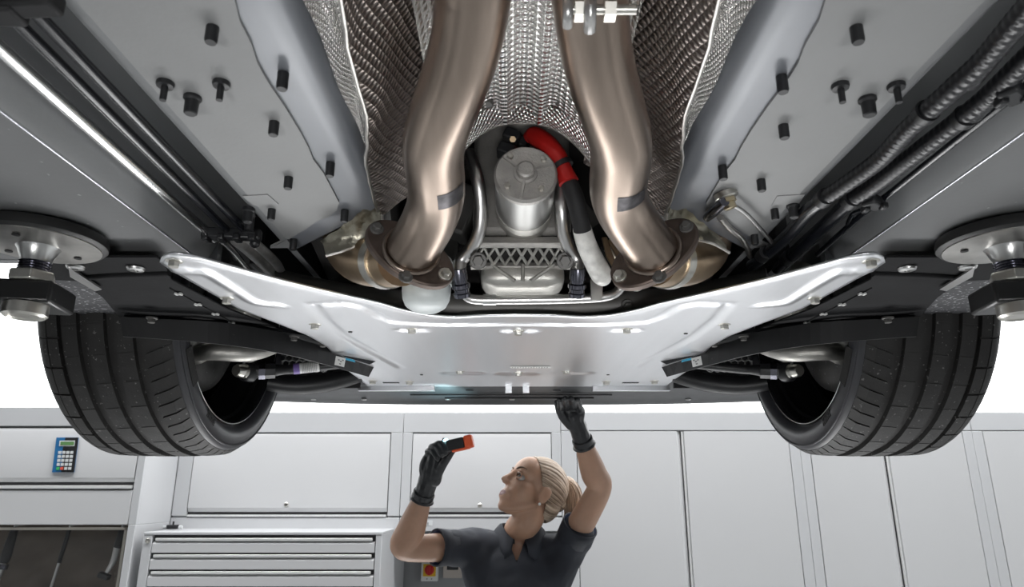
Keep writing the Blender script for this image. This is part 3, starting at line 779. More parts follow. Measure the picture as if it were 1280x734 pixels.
    obj('brake_shield', MB().lathe([(.05, -s * .055), (.12, -s * .068), (.175, -s * .060), (.198, -s * .045), (.201, -s * .03)], c, (1, 0, 0), 48, caps=False), shm, wh, 60)
    cal = MB()
    cal.tube([c + Vector((-s * .07, .14 * math.cos(R(q)), .14 * math.sin(R(q)))) for q in (200, 215, 230, 245)], [.03, .038, .038, .028], 12, 4)
    obj('brake_caliper', cal, cast_lt, wh, 60)
    # hub carrier and upright
    k = MB()
    k.tube([c + Vector((-s * .06, -.02, .10)), c + Vector((-s * .09, .0, .03)), c + Vector((-s * .10, .03, -.06)), c + Vector((-s * .11, .06, -.115))], [.03, .042, .034, .016], 16, 5)
    k.tube([c + Vector((-s * .09, .0, .0)), c + Vector((-s * .08, -.07, -.02)), c + Vector((-s * .07, -.11, -.07))], [.03, .024, .014], 14, 5)
    for v in k.v: v.x -= s * .035
    obj('hub_carrier', k, cast_lt, wh, 60)
    obj('hub_nut', MB().lathe([(.045, -s * .06), (.042, -s * .09), (.02, -s * .10), (.001, -s * .10)], c, (1, 0, 0), 24, caps=False), steel, wh, 40)
for s in (-1, 1): wheel(s)

# ---- suspension and steering behind the deflectors
for s in (-1, 1):
    def M(p): return p if s < 0 else mir(p)
    arm = obj('control_arm', MB().tube([M(AY(232, 444, 1.46)), M(AY(268, 440, 1.46)), M(AY(308, 441, 1.48)), M(AY(338, 436, 1.52)), M(AY(370, 420, 1.56))], [.014, .019, .020, .015, .014], 14, 6), cast_lt, car, 60)
    ball = M(AY(303, 464, 1.62))
    rod = empty('tie_rod', ball); rod.parent = car; rod.matrix_parent_inverse = car.matrix_basis.inverted()
    sx = -s
    obj('ball_joint', MB().lathe([(.003, -.022), (.013, -.021), (.0155, -.016), (.0165, -.004), (.013, .0), (.018, .006), (.0185, .016), (.012, .02)], ball, (sx * .35, .9, .05), 24), zinc, rod, 40)
    obj('joint_boot', MB().lathe([(.019, .006), (.024, .012), (.024, .03), (.018, .036)], ball, (sx * .35, .9, .05), 24), blk, rod, 40)
    obj('joint_pin', MB().cyl(ball + Vector((0, .005, .01)), ball + Vector((0, .005, .055)), .0035), steel, rod)
    e0 = M(AY(312, 464, 1.64)); e1 = M(AY(344, 463, 1.66)); e2 = M(AY(372, 461, 1.68)); e3 = M(AY(455, 452, 1.72))
    obj('rod_end', MB().tube([e0, e0.lerp(e1, .5), e1], [.015, .020, .020], 8, 2), blk, rod, 20)
    obj('rod_collar', MB().cyl(e0.lerp(e1, .35), e0.lerp(e1, .60), .0212, n=8), darkchrome, rod, 20)
    obj('rod_shaft', MB().tube([e1, e1.lerp(e2, .4), e2, e3], [.015, .012, .012, .012], 16, 4), blk, rod)
    if s < 0:
        obj('rod_label', MB().cyl(e2.lerp(e3, .03), e2.lerp(e3, .32), .0132, n=20), white_lbl, rod)
        obj('purple_band', MB().cyl(e2.lerp(e3, -.06), e2.lerp(e3, .03), .0134, n=20), purple_m, rod)
        bc = MB()
        for k in range(12):
            t = .07 + .22 * k / 12; bc.cyl(e2.lerp(e3, t), e2.lerp(e3, t + .008), .0134, n=20)
        obj('barcode_lines', bc, grey_print, rod)['kind'] = 'stuff'
    # lower dark link and honeycomb guard
    obj('lower_link', MB().tube([M(AY(335, 478, 1.78)), M(AY(370, 482, 1.80)), M(AY(410, 478, 1.82)), M(AY(450, 468, 1.84))], [.022, .026, .026, .022], 14, 5), blk, car, 60)
    g = MB(); cell = 11
    for i in range(8):
        for j in range(4):
            cx, cy = 340 + i * 8.6 + (4.3 if j % 2 else 0), 441 + j * 6.6
            for k in range(6):
                a, b = R(60 * k + 30), R(60 * k + 90)
                g.cyl(M(AY(cx + 4.9 * math.cos(a), cy + 4.3 * math.sin(a), 1.86)), M(AY(cx + 4.9 * math.cos(b), cy + 4.3 * math.sin(b), 1.86)), .0022, n=4)
    obj('honeycomb_guard', g, mat('guard_grey', (.30, .30, .30), .6, .4), car, 0)['kind'] = 'stuff'
    obj('guard_back', MB().strip3([M(AY(325, 430, 1.90)), M(AY(450, 430, 1.90)), M(AY(450, 485, 1.90)), M(AY(325, 485, 1.90))], (0, .01, 0)), blk_matte, car, 0)
    # black arch liner between sill, plate and deflector
    LH = .322
    pts = [(60, 322), (196, 322), (206, 330), (214, 350), (285, 387), (350, 412), (400, 426), (462, 446), (462, 458), (400, 440), (300, 412), (230, 402), (150, 398), (128, 372), (100, 352), (60, 350)]
    P3 = [M(H(x, y, LH)) for x, y in pts]
    ln = obj('arch_liner', MB().prism([(p.x, p.y) for p in P3], CAMZ + LH, CAMZ + LH + .004), liner_m, car, 30, bevel=.001)
    obj('liner_ridge', MB().tube([M(H(x, y, LH - .0)) for x, y in [(105, 346), (150, 343), (212, 341)]], .006, 10, 4), liner_m, ln, 60)
    for x, y in ((95, 332), (170, 334)): inst('liner_screw', rbolt_me, ln, M(H(x, y, LH)), None, (1.05, 1.05, 1))
    # slotted seam with lacing rivets
    a, b = M(H(212, 359, LH)), M(H(292, 403, LH)); d = (b - a)
    obj('liner_slot', MB().strip3([a, b, b + Vector((0, .012, 0)), a + Vector((0, .012, 0))], (0, 0, -.0025)), blk_matte, ln, 0)
    for k in range(4):
        p = a + d * (.10 + .28 * k) + Vector((0, .006, -.003)); rv = MB()
        for q in (35, -35): rv.box(p, (.013, .0035, .003), Matrix.Rotation(R(q), 3, 'Z'))
        obj('liner_rivet', rv, white_lbl, ln, 0)
    # lumpy flange along the deflector top
    fp_ = [(155, 398), (200, 402), (250, 403), (300, 410), (340, 414), (390, 424), (430, 436), (462, 446)]
    obj('liner_flange', MB().tube([M(H(x, y, .313)) + Vector((0, 0, .002 * (i % 2))) for i, (x, y) in enumerate(fp_)], [.007, .009, .006, .010, .007, .010, .008, .006], 8, 3), blk, ln, 40)
    for x, y in ((190, 397), (368, 420), (404, 428)): inst('flange_clip', bolt_dark_me, ln, M(H(x, y, .306)), None, (.9, .9, 1))
    # felt of the wheel arch outboard of the liner
    pts = [(92, 342), (128, 362), (150, 378), (152, 399), (100, 398), (46, 397), (40, 372), (60, 350)]
    P3 = [M(H(x, y, .329)) for x, y in pts]
    obj('arch_felt', MB().prism([(p.x, p.y) for p in P3], CAMZ + .329, CAMZ + .336), felt_m, car, 30, bevel=.001)
    pts = [(86, 332), (98, 340), (128, 360), (119, 362), (88, 344)]
    obj('sill_bracket', MB().strip3([M(H(x, y, .318)) for x, y in pts], (0, 0, -.003)), tube_alu, car, 30)
    # deflector blade: upright black strip from the wheel to the plate
    tp = [(150, 396), (200, 399), (260, 402), (310, 408), (360, 418), (410, 432), (470, 452)]
    bt = [(154, 421), (200, 424), (260, 429), (310, 435), (360, 444), (410, 457), (460, 471)]
    T = catmull([M(H(x, y, .311)) for x, y in tp], 4)
    Bq = []
    for (x, y), (x2, y2) in zip(tp, bt):
        q = H(x, y, .311); Bq.append(M(AY(x2, y2, q.y + .004)))
    Bq = catmull(Bq, 4)
    rows = [T, [p.lerp(q, .33) + Vector((0, -.002, 0)) for p, q in zip(T, Bq)], [p.lerp(q, .66) + Vector((0, -.002, 0)) for p, q in zip(T, Bq)], Bq]
    df = add_grid('deflector_blade', [rows[0], rows[-1]], deflect_m, car, 0, .004)
    obj('blade_tab', MB().strip3([M(AY(418, 436, 1.50)), M(AY(440, 440, 1.52)), M(AY(470, 452, 1.57)), M(AY(462, 456, 1.56)), M(AY(430, 446, 1.50))], (0, .006, .004)), blk, df, 30, bevel=.001)
    obj('blue_mark', MB().strip3([M(AY(431, 447, 1.49)), M(AY(443, 450, 1.50)), M(AY(444, 453, 1.50)), M(AY(432, 450, 1.49))], (0, .002, 0)), blue_dot, df, 0)
    sk = [(420, 445), (432, 448), (430, 459), (418, 456)]
    obj('blade_sticker', MB().strip3([M(AY(x, y, 1.475)) for x, y in sk], (0, .0012, 0)), white_lbl, df, 0)
    spn = MB()
    for (x0, y0) in ((422.5, 449), (425, 451), (427.5, 449.5), (424, 454)): spn.strip3([M(AY(x0, y0, 1.4735)), M(AY(x0 + 2.2, y0 + .5, 1.4735)), M(AY(x0 + 2, y0 + 2, 1.4735)), M(AY(x0, y0 + 1.5, 1.4735))], (0, .0008, 0))
    obj('sticker_print', spn, grey_print, df, 0)

# ---- fluid lines, left: bright tube and two black lines held in a clip
def line(name, pts, h, r, m, n=14, parent=car, rear=True, corr=0.):
    P = [H(x, y, h) if len((x, y)) == 2 else None for x, y in pts]
    if rear: d = (P[0] - P[1]).normalized(); P = [P[0] + d * .9] + P
    if not corr: return obj(name, MB().tube(P, r, n, 6), m, parent, 60)
    pp, rr = smooth_path(P, r, 12); Q = resample(pp, int(sum((b - a).length for a, b in zip(pp, pp[1:])) / .0022))
    rr = [r * (1 + (corr if (i // 2) % 2 else 0)) for i in range(len(Q))]
    return obj(name, MB().rings(sweep(Q, rr, n)), m, parent, 30)
glossb = mat('gloss_black_line', (.008, .009, .012), 0, .25)
bt_ = line('fluid_line', [(0, 60), (268, 298)], .362, .0072, chrome)
line('fluid_line', [(36, 42), (290, 294)], .362, .0052, glossb)
line('fluid_line', [(66, 38), (311, 293)], .362, .0056, glossb)
cc = H(290, 293, .358)
clip = obj('line_clip', MB().box(cc, (.082, .016, .016), Matrix.Rotation(R(6), 3, 'Z')), blk, car, 30, bevel=.003)
for dx in (-.034, -.012, .010, .032): obj('clip_snap', MB().box(cc + Vector((dx, -.003, -.007)), (.010, .018, .010)), blk, clip, 30, bevel=.002)
obj('clip_post', MB().lathe([(.009, 0), (.006, .004), (.006, .02), (.009, .024)], H(311, 291, .348), (0, -.2, 1), 14), blk, clip)
obj('clip_screw', MB().lathe([(.007, 0), (.007, .006), (.004, .009)], H(319, 302, .35), (0, -.3, -1), 14), blk, clip)
line('wrapped_line', [(274, 297), (290, 312), (305, 330), (318, 345)], .362, .0052, chrome, rear=False)
line('wrapped_line', [(296, 299), (315, 315), (335, 334), (345, 345)], .362, .0105, foil, rear=False)
line('wrapped_line', [(312, 299), (330, 314), (346, 330), (352, 342)], .364, .0075, foil, rear=False)
lb_ = obj('line_bracket', MB().box(H(34, 4, .356), (.05, .018, .016), Matrix.Rotation(R(-4), 3, 'Z')), blk_matte, car, 30, bevel=.003)
obj('bracket_snap', MB().box(H(6, 14, .352), (.026, .022, .014)), blk_matte, lb_, 30, bevel=.003)

# ---- hoses, right: two corrugated hoses, a thin tube, clips and a brass fitting
corr_m = mat('corrugated_black', (.008, .008, .010), 0, .3)
h1 = [(1269, 30), (1231, 75), (1186, 116), (1137, 160), (1100, 199), (1062, 227), (1028, 250)]
h2 = [(1276, 82), (1239, 118), (1197, 152), (1137, 198), (1088, 235), (1060, 252)]
line('corrugated_hose', h1, .352, .0098, corr_m, 14, corr=.055)
line('corrugated_hose', h2, .352, .0098, corr_m, 14, corr=.055)
line('smooth_hose', [(1034, 246), (1010, 264), (987, 292), (965, 312), (940, 332)], .352, .0098, glossb, rear=False)
line('smooth_hose', [(1066, 248), (1032, 281), (1002, 308), (972, 336)], .352, .0100, glossb, rear=False)
line('thin_tube', [(1282, 108), (1190, 180), (1107, 246), (1085, 262), (1055, 288), (1022, 318)], .350, .0042, glossb)
line('thin_tube', [(1080, 262), (1066, 268), (1060, 280)], .352, .0032, glossb, rear=False)
for x, y, r in ((1157, 141, .0118), (1205, 147, .0118), (1030, 248, .0112), (1064, 250, .0116), (955, 318, .0105), (985, 322, .0108)):
    a, b = H(x + 3, y - 3, .352), H(x - 3, y + 3, .352); obj('hose_tie', MB().cyl(a, b, r, n=18), blk, car)
for x, y in ((1092, 253), (1266, 116)):
    cb = H(x, y, .345); oc = obj('tube_clip', MB().box(cb, (.030, .018, .014), Matrix.Rotation(R(35), 3, 'Z')), blk, car, 30, bevel=.003)
    for q in (-1, 1): obj('clip_snap', MB().box(cb + Vector((q * .009, -q * .004, -.007)), (.008, .012, .008)), blk, oc, 30, bevel=.002)
fp0 = H(908, 246, .362)
fit = obj('brake_union', MB().lathe([(.011, .0), (.011, -.008), (.0085, -.009), (.0085, -.016), (.005, -.017)], fp0, (-.3, -.1, 1), 6), mat('brass', (.62, .53, .36), 1, .3), car, 30)
obj('union_nut', MB().lathe([(.015, .006), (.015, -.001), (.012, -.003)], fp0, (-.3, -.1, 1), 22), zinc, fit)
obj('union_tail', MB().tube([H(906, 252, .352), H(893, 264, .355), H(884, 272, .36)], [.006, .007, .006], 12, 4), darkchrome, fit)
line('sensor_lead', [(914, 255), (930, 265), (945, 280), (965, 303)], .355, .0030, tube_alu, rear=False)
line('shield_hook', [(900, 272), (912, 285), (925, 296), (934, 310), (938, 321)], .362, .0042, bead_m, rear=False)

# ------------------------------------------------------------------ vehicle lift: one column with arm and pad on each side
def lift(s, label):
    def M(p): return p if s < 0 else mir(p)
    pc = M(H(52, 292, .338)); pc.z = CAMZ + .340
    root = tag(empty('vehicle_lift', (s * 1.75, .62, 0)), label, 'car lift', 'columns of the two-post lift')
    obj('column', MB().bx(s * 1.62, s * 1.92, .45, .80, 0, 2.6), blk, root, 30, bevel=.01)
    obj('base_plate', MB().bx(s * 1.5, s * 2.0, .3, .95, 0, .02), blk, root, 30)
    r = .080
    obj('rubber_rim', MB().lathe([(r - .012, -.002), (r, -.003), (r + .0015, -.008), (r + .001, -.016), (r - .003, -.019), (r - .012, -.019)], pc, (0, 0, 1), 48), mat('pad_rubber', (.012, .012, .012), 0, .5), root, 40)
    pm = mat('pad_steel', (.46, .45, .43), .9, .36, var=.2, vscale=25)
    pad = obj('pad_disc', MB().lathe([(r - .005, -.010), (r - .006, -.0205), (.03, -.0225), (.0225, -.0235)], pc, (0, 0, 1), 48), pm, root, 40)
    for k in range(3): inst('pad_hole', hole_me, pad, pc + Vector((.05 * math.cos(1.9 * k + 1), .05 * math.sin(1.9 * k + 1), -.0225)), None, (1.2, 1.2, 1))
    obj('spindle_collar', MB().lathe([(.027, -.022), (.024, -.026), (.0185, -.040), (.0185, -.044)], pc, (0, 0, 1), 32), steel, root, 40)
    th = []
    for k in range(4): th += [(.0195, -.044 - k * .0035), (.0175, -.0458 - k * .0035)]
    obj('spindle_thread', MB().lathe(th, pc, (0, 0, 1), 28), darkchrome, root, 20)
    obj('hex_nut', MB().lathe([(.026, -.058), (.028, -.060), (.028, -.071), (.026, -.073)], pc, (0, 0, 1), 6), zinc, root, 25, bevel=.001)
    az = pc.z
    blockm = MB().box((pc.x + s * .03, pc.y + .012, az - .087), (.125, .075, .030), Matrix.Rotation(R(-s * 10), 3, 'Z'))
    obj('arm_head', blockm, mat('lift_black', (.010, .010, .010), 0, .35, speck=((.5, .5, .5), .74), speck_scale=70), root, 30, bevel=.004)
    obj('lower_nut', MB().lathe([(.022, -.101), (.026, -.102), (.026, -.116), (.0225, -.119), (.0205, -.117), (.001, -.117)], pc, (0, 0, 1), 28), zinc, root, 35)
    a = Vector((pc.x + s * .02, pc.y - .005, az - .085)); b = Vector((s * 1.64, .62, az - .11))
    d = (b - a).normalized(); sd = Vector((-d.y, d.x, 0)) * .036; up = Vector((0, 0, .030))
    obj('swing_arm', MB().rings([[p + sd - up, p + sd + up, p - sd + up, p - sd - up] for p in (a + d * .04, a + d * .3, b)]), blk, root, 30, bevel=.004)
lift(-1, 'black lift arm with round pad under the sill beside the bright silver line')
lift(1, 'black lift arm with round pad under the sill beside the corrugated hoses')

# ------------------------------------------------------------------ cabinets
YA, YF, YBK = 3.45, 3.14, 3.98
def X(x, y, Y): return AY(x, y, Y).x
def Z(y, Y): return AY(640, y, Y).z
ZT = Z(516, YA)
def face(mb_or, name, x0, x1, y0, y1, z0, z1, m, parent, bev=.004): return obj(name, MB().bx(x0, x1, y0, y1, z0, z1), m, parent, 30, bevel=bev)
def tall(xl, xr, dl, dm, dr, label):
    L_, R_ = X(xl, 600, YA), X(xr, 600, YA)
    root = tag(empty('tall_cabinet', ((L_ + R_) / 2, 3.7, 0)), label, 'cabinet', 'tall double-door cabinets along the back wall')
    zd = Z(539.5, YA)
    obj('carcass', MB().bx(L_ + .001, R_ - .001, YA + .004, YBK, .0, ZT), cab_m, root, 30, bevel=.002)
    # frame stiles, plinth and head rail stand flush with the doors
    a, b, c_ = X(dl, 600, YA), X(dm, 600, YA), X(dr, 600, YA)
    face(None, 'head_rail', L_ + .001, R_ - .001, YA - .018, YA + .01, zd + .004, ZT, cab_m, root, .002)
    face(None, 'stile', L_ + .001, a - .004, YA - .018, YA + .01, .1, zd + .001, cab_m, root, .002)
    face(None, 'stile', c_ + .004, R_ - .001, YA - .018, YA + .01, .1, zd + .001, cab_m, root, .002)
    face(None, 'plinth', L_ + .001, R_ - .001, YA - .01, YA + .01, 0, .1, cab_m, root, .002)
    obj('gap_shadow', MB().bx(a - .006, c_ + .006, YA + .0, YA + .006, .1, zd + .006), cab_shadow, root, 0)
    # doors meet at a recessed grip: each door's inner edge is folded back
    def door(x0, x1, grip):
        g = .030
        if grip > 0: pr = [(x0, YA), (x0, YA - .017), (x0 + .002, YA - .018), (x1 - g, YA - .018), (x1 - .010, YA - .006), (x1 - .006, YA)]
        else: pr = [(x0 + .004, YA), (x0 + .008, YA - .004), (x0 + .012, YA - .018), (x1 - .002, YA - .018), (x1, YA - .017), (x1, YA)]
        d = obj('door', MB().prism(pr, .105, zd), cab_face, root, 30)
        return d
    d1 = door(a, b, 1); d2 = door(b, c_, -1)
    obj('grip_strip', MB().bx(b - .002, b + .006, YA - .016, YA - .004, .105, zd - .002), grip_m, d2, 0, bevel=.001)
    return root
tall(702, 1003, 722, 855, 989, 'tall light grey double-door cabinet behind the person\'s raised arm')
tall(1003, 1223, 1016, 1111, 1210, 'tall light grey double-door cabinet behind the tyre near the corrugated hoses, narrower doors')
tall(1223, 1450, 1237, 1340, 1437, 'tall light grey double-door cabinet at the end of the row past the narrow one')

def wall_cab(xl, xr, fl, fr, label, lock, lbl=False):
    L_, R_ = (X(xl, 600, YA) if xl else X(179.5, 600, YF) + .003), X(xr, 600, YA); z0 = Z(664, YA)
    root = tag(empty('wall_cabinet', ((L_ + R_) / 2, 3.7, z0)), label, 'cabinet', 'flap-front wall cabinets')
    obj('carcass', MB().bx(L_ + .001, R_ - .001, YA + .002, YBK + .03, z0, ZT), cab_m, root, 30, bevel=.002)
    a, b = X(fl, 600, YA), X(fr, 600, YA); zt, zb = Z(541, YA), Z(645, YA)
    face(None, 'head_rail', L_ + .001, R_ - .001, YA - .016, YA + .004, zt, ZT, cab_m, root, .002)
    face(None, 'stile', L_ + .001, a, YA - .016, YA + .004, zb, zt, cab_m, root, .002)
    face(None, 'stile', b, R_ - .001, YA - .016, YA + .004, zb, zt, cab_m, root, .002)
    face(None, 'bottom_rail', L_ + .001, R_ - .001, YA - .016, YA + .004, z0, zb - .008, cab_m, root, .002)
    obj('gap_shadow', MB().bx(a - .001, b + .001, YA - .001, YA + .003, zb - .008, zt + .001), cab_shadow, root, 0)
    # flap: folded top edge and recessed lower grip
    z1, z2 = zt - .006, zb + .010
    pr = [(YA - .002, z1), (YA - .012, z1), (YA - .018, z1 - .022), (YA - .018, z2 + .028), (YA - .006, z2 + .010), (YA - .002, z2 + .008)]
    mb = MB(); n = len(pr); vs = [(x, y, z) for x in (a + .004, b - .004) for y, z in pr]
    mb.add(vs, [tuple(range(n)), tuple(reversed(range(n, 2 * n)))] + [(i, i + n, (i + 1) % n + n, (i + 1) % n) for i in range(n)])
    fl_ = obj('flap', mb, cab_face, root, 25)
    obj('grip_strip', MB().bx(a + .006, b - .006, YA - .020, YA - .008, zb - .004, zb + .006), grip_m, fl_, 0, bevel=.001)
    p = AY(lock[0], lock[1], YA - .018)
    obj('lock', MB().lathe([(.011, 0), (.011, -.004), (.008, -.006), (.0035, -.006), (.0035, -.003), (.0005, -.003)], p, (0, 1, 0), 20), zinc, fl_, 30)
    if lbl:
        q = AY(536, 654, YA - .0165); lb = obj('rail_label', MB().box(q, (.036, .001, .024)), key_white, root, 0)
        obj('label_mark', MB().box(q + Vector((-.004, -.001, -.003)), (.004, .001, .012)), grey_print, lb, 0)
    return root
wall_cab(None, 502, 240, 487, 'light grey wall cabinet with wide flap above the drawer cabinet', (358, 631))
wall_cab(502, 702, 514, 690, 'light grey wall cabinet with flap directly behind the person and the lamp', (600, 632), True)

# recess board with isolator switch under the wall cabinet behind the woman
br = struct(obj('trim_1', MB().bx(X(494, 700, 3.86), X(702, 600, YA) - .002, 3.86, 3.88, 0, Z(664, YA) - .002), board_m, None, 30))
q = AY(538, 714, 3.86); q.y = 3.858
sw = tag(empty('isolator_switch', q), 'white isolator box with red rotary knob on yellow plate under the wall cabinet', 'switch')
obj('switch_box', MB().box(q + Vector((0, -.02, 0)), (.088, .04, .092)), key_white, sw, 30, bevel=.004)
obj('yellow_plate', MB().box(q + Vector((0, -.042, .008)), (.066, .006, .060)), yellow_m, sw, 30, bevel=.006)
kn = MB().lathe([(.025, 0), (.025, .006), (.022, .010), (.001, .010)], q + Vector((0, -.044, .010)), (0, -1, 0), 28); kn.box(q + Vector((0, -.060, .010)), (.014, .018, .048))
obj('rotary_knob', kn, red_btn, sw, 30, bevel=.002)
for dx in (-.012, .012): obj('switch_screw', MB().cyl(q + Vector((dx, -.0395, -.034)), q + Vector((dx, -.0415, -.034)), .0035), grey_print, sw)
q = AY(566, 713, 3.86); q.y = 3.858
so = tag(empty('wall_socket', q), 'beige wall socket with dark insert next to the isolator switch', 'socket')
obj('socket_plate', MB().box(q + Vector((0, -.005, 0)), (.10, .012, .075)), mat('beige_plastic', (.52, .47, .42), 0, .5), so, 30, bevel=.003)
obj('socket_insert', MB().box(q + Vector((0, -.012, .018)), (.06, .006, .03)), blk, so, 30, bevel=.002)

# drawer cabinet
GL, GR = X(181, 670, YF), X(478, 670, YF); ZG = Z(665, YF)
g = tag(empty('drawer_cabinet', ((GL + GR) / 2, 3.4, 0)), 'grey steel tool drawer cabinet with bright full-width drawer grips', 'cabinet')
obj('carcass', MB().bx(GL + .002, GR - .001, YF + .01, 3.82, 0, ZG - .012), cab_m, g, 30, bevel=.002)
obj('cabinet_top', MB().bx(GL, GR, YF - .012, 3.83, ZG - .012, ZG), cab_m, g, 30, bevel=.002)
dl, dr = X(192, 680, YF), X(469, 680, YF)
obj('stile', MB().bx(GL, dl - .004, YF - .010, YF + .012, .08, ZG - .012), cab_m, g, 30, bevel=.002)
obj('stile', MB().bx(dr + .004, GR, YF - .010, YF + .012, .08, ZG - .012), cab_m, g, 30, bevel=.002)
obj('gap_shadow', MB().bx(dl - .004, dr + .004, YF + .006, YF + .0115, .08, ZG - .012), cab_shadow, g, 0)
pitch = (Z(672, YF) - Z(713.5, YF)) / 2; zt = Z(671.5, YF)
k = 0
while zt - (k + 1) * pitch > .06:
    z1 = zt - k * pitch; z0 = z1 - pitch + .004
    hgt = z1 - z0
    pr = [(YF + .008, z0), (YF - .010, z0), (YF - .010, z1 - hgt * .42), (YF + .000, z1 - hgt * .30), (YF + .004, z1 - hgt * .28)]
    mb = MB(); n = len(pr); vs = [(x, y, z) for x in (dl, dr) for y, z in pr]
    mb.add(vs, [tuple(range(n)), tuple(reversed(range(n, 2 * n)))] + [(i, i + n, (i + 1) % n + n, (i + 1) % n) for i in range(n)])
    d_ = obj('drawer', mb, cab_face, g, 25)
    obj('drawer_grip', MB().bx(dl + .010, dr - .012, YF - .012, YF + .002, z1 - hgt * .25, z1 - hgt * .06), grip_m, d_, 30, bevel=.002)
    k += 1
q = AY(185, 676, YF - .0105)
obj('cabinet_lock', MB().lathe([(.011, 0), (.011, -.004), (.008, -.006), (.003, -.006), (.001, -.004)], q, (0, 1, 0), 20), zinc, g, 30)
q = AY(216, 660, 3.36); q.z = ZG + .001
cp_ = tag(empty('cable_clip', q), 'small black cable clip with pale end caps on top of the drawer cabinet', 'clip')
obj('clip_body', MB().box(q + Vector((0, 0, .010)), (.05, .03, .018)), blk, cp_, 30, bevel=.004)
for dx in (-.036, .036): obj('end_cap', MB().cyl(q + Vector((dx - .008, 0, .0085)), q + Vector((dx + .008, 0, .0085)), .008), key_white, cp_)
obj('clip_pin', MB().cyl(q + Vector((0, 0, .018)), q + Vector((0, 0, .034)), .004), blk, cp_)

# display cabinet with glazed front, keypad and hanging tools
FL, FR = -3.0, X(179.5, 600, YF); ZF = Z(509.5, YF)
f = tag(empty('display_cabinet', ((FL + FR) / 2, 3.5, 0)), 'grey steel cabinet with keypad, flap and glazed window showing hanging tools', 'cabinet')
zw = Z(656, YF); wl, wr = FL + .1, X(160, 662, YF)
z_b = .75
obj('carcass_top', MB().bx(FL, FR, YF + .004, YBK, zw, ZF), cab_m, f, 30, bevel=.002)
obj('carcass_side', MB().bx(wr + .004, FR, YF - .012, YBK, 0, zw), cab_m, f, 30, bevel=.002)
obj('carcass_side', MB().bx(FL, wl, YF - .012, YBK, 0, zw), cab_m, f, 30, bevel=.002)
obj('carcass_base', MB().bx(wl, wr + .004, YF - .012, YBK, 0, z_b), cab_m, f, 30, bevel=.002)
obj('head_rail', MB().bx(FL, FR, YF - .012, YF + .006, Z(533, YF), ZF), cab_m, f, 30, bevel=.002)
obj('stile', MB().bx(X(176, 560, YF), FR, YF - .012, YF + .006, zw, Z(533, YF)), cab_m, f, 30, bevel=.002)
obj('interior_back', MB().bx(wl, wr + .004, 3.50, 3.52, z_b, zw), inner_m, f, 0)
z1, z2 = Z(535, YF), Z(601, YF); xr = X(176, 560, YF) - .004
pr = [(YF + .004, z1), (YF - .006, z1), (YF - .014, z1 - .022), (YF - .014, z2 + .012), (YF + .0, z2 - .006), (YF + .004, z2 - .006)]
mb = MB(); n = len(pr); vs = [(x, y, z) for x in (FL + .02, xr) for y, z in pr]
mb.add(vs, [tuple(range(n)), tuple(reversed(range(n, 2 * n)))] + [(i, i + n, (i + 1) % n + n, (i + 1) % n) for i in range(n)])
flp = obj('flap', mb, cab_face, f, 25)
obj('gap_shadow', MB().bx(FL + .01, xr + .006, YF + .0025, YF + .005, Z(612, YF), Z(533.5, YF)), cab_shadow, f, 0)
obj('grip_strip', MB().bx(FL + .03, xr - .004, YF - .016, YF + .0, Z(611, YF), Z(607, YF)), grip_m, flp, 30, bevel=.001)
obj('lower_panel', MB().bx(FL + .02, X(176, 560, YF) - .002, YF - .012, YF + .004, zw, Z(613, YF)), cab_face, f, 30, bevel=.002)
wf = MB(); wf.bx(wl, wr, YF - .008, YF + .006, zw - .022, zw - .012); wf.bx(wr - .012, wr, YF - .008, YF + .006, z_b, zw - .012); wf.bx(wl, wl + .012, YF - .008, YF + .006, z_b, zw - .012)
obj('window_frame', wf, mat('frame_alu', (.50, .47, .42), .9, .35), f, 30, bevel=.001)
obj('window_glass', MB().bx(wl + .01, wr - .01, YF, YF + .004, z_b, zw - .014), glass_m, f, 0)
# keypad
kc = AY(81, 568, YF - .0145)
kx = Matrix.Identity(3)
def kp(u, v, d=0): return AY(65 + 27 * u + (5.5 - 5.5 * v), 547 + 43.5 * v, YF - .016 - d)
def kquad(u0, u1, v0, v1, d, t): return MB().strip3([kp(u0, v0, d), kp(u1, v0, d), kp(u1, v1, d), kp(u0, v1, d)], (0, t, 0))
kpd = obj('keypad', kquad(0, 1, 0, 1, .004, .006), keypad_blue, f, 0)
mbk = MB().strip3([kp(.42, 0, .0055), kp(1, 0, .0055), kp(1, 1, .0055), kp(.42, 1, .0055), kp(.42, .75, .0055), kp(.36, .3, .0055)], (0, .004, 0))
obj('keypad_dark', mbk, blk, f, 0)
obj('display_bezel', kquad(.17, .88, .09, .25, .0065, .004), key_white, f, 0)
obj('display_screen', kquad(.22, .84, .12, .22, .0075, .004), lcd_m, f, 0)
for j in range(5):
    for i in range(4):
        m_ = key_white
        if j == 4 and i == 0: m_ = key_green
        if j == 4 and i == 1: m_ = key_red
        u, v = .17 + i * .185, .39 + j * .115
        obj('key', kquad(u, u + .135, v, v + .08, .0075, .004), m_, f, 0)
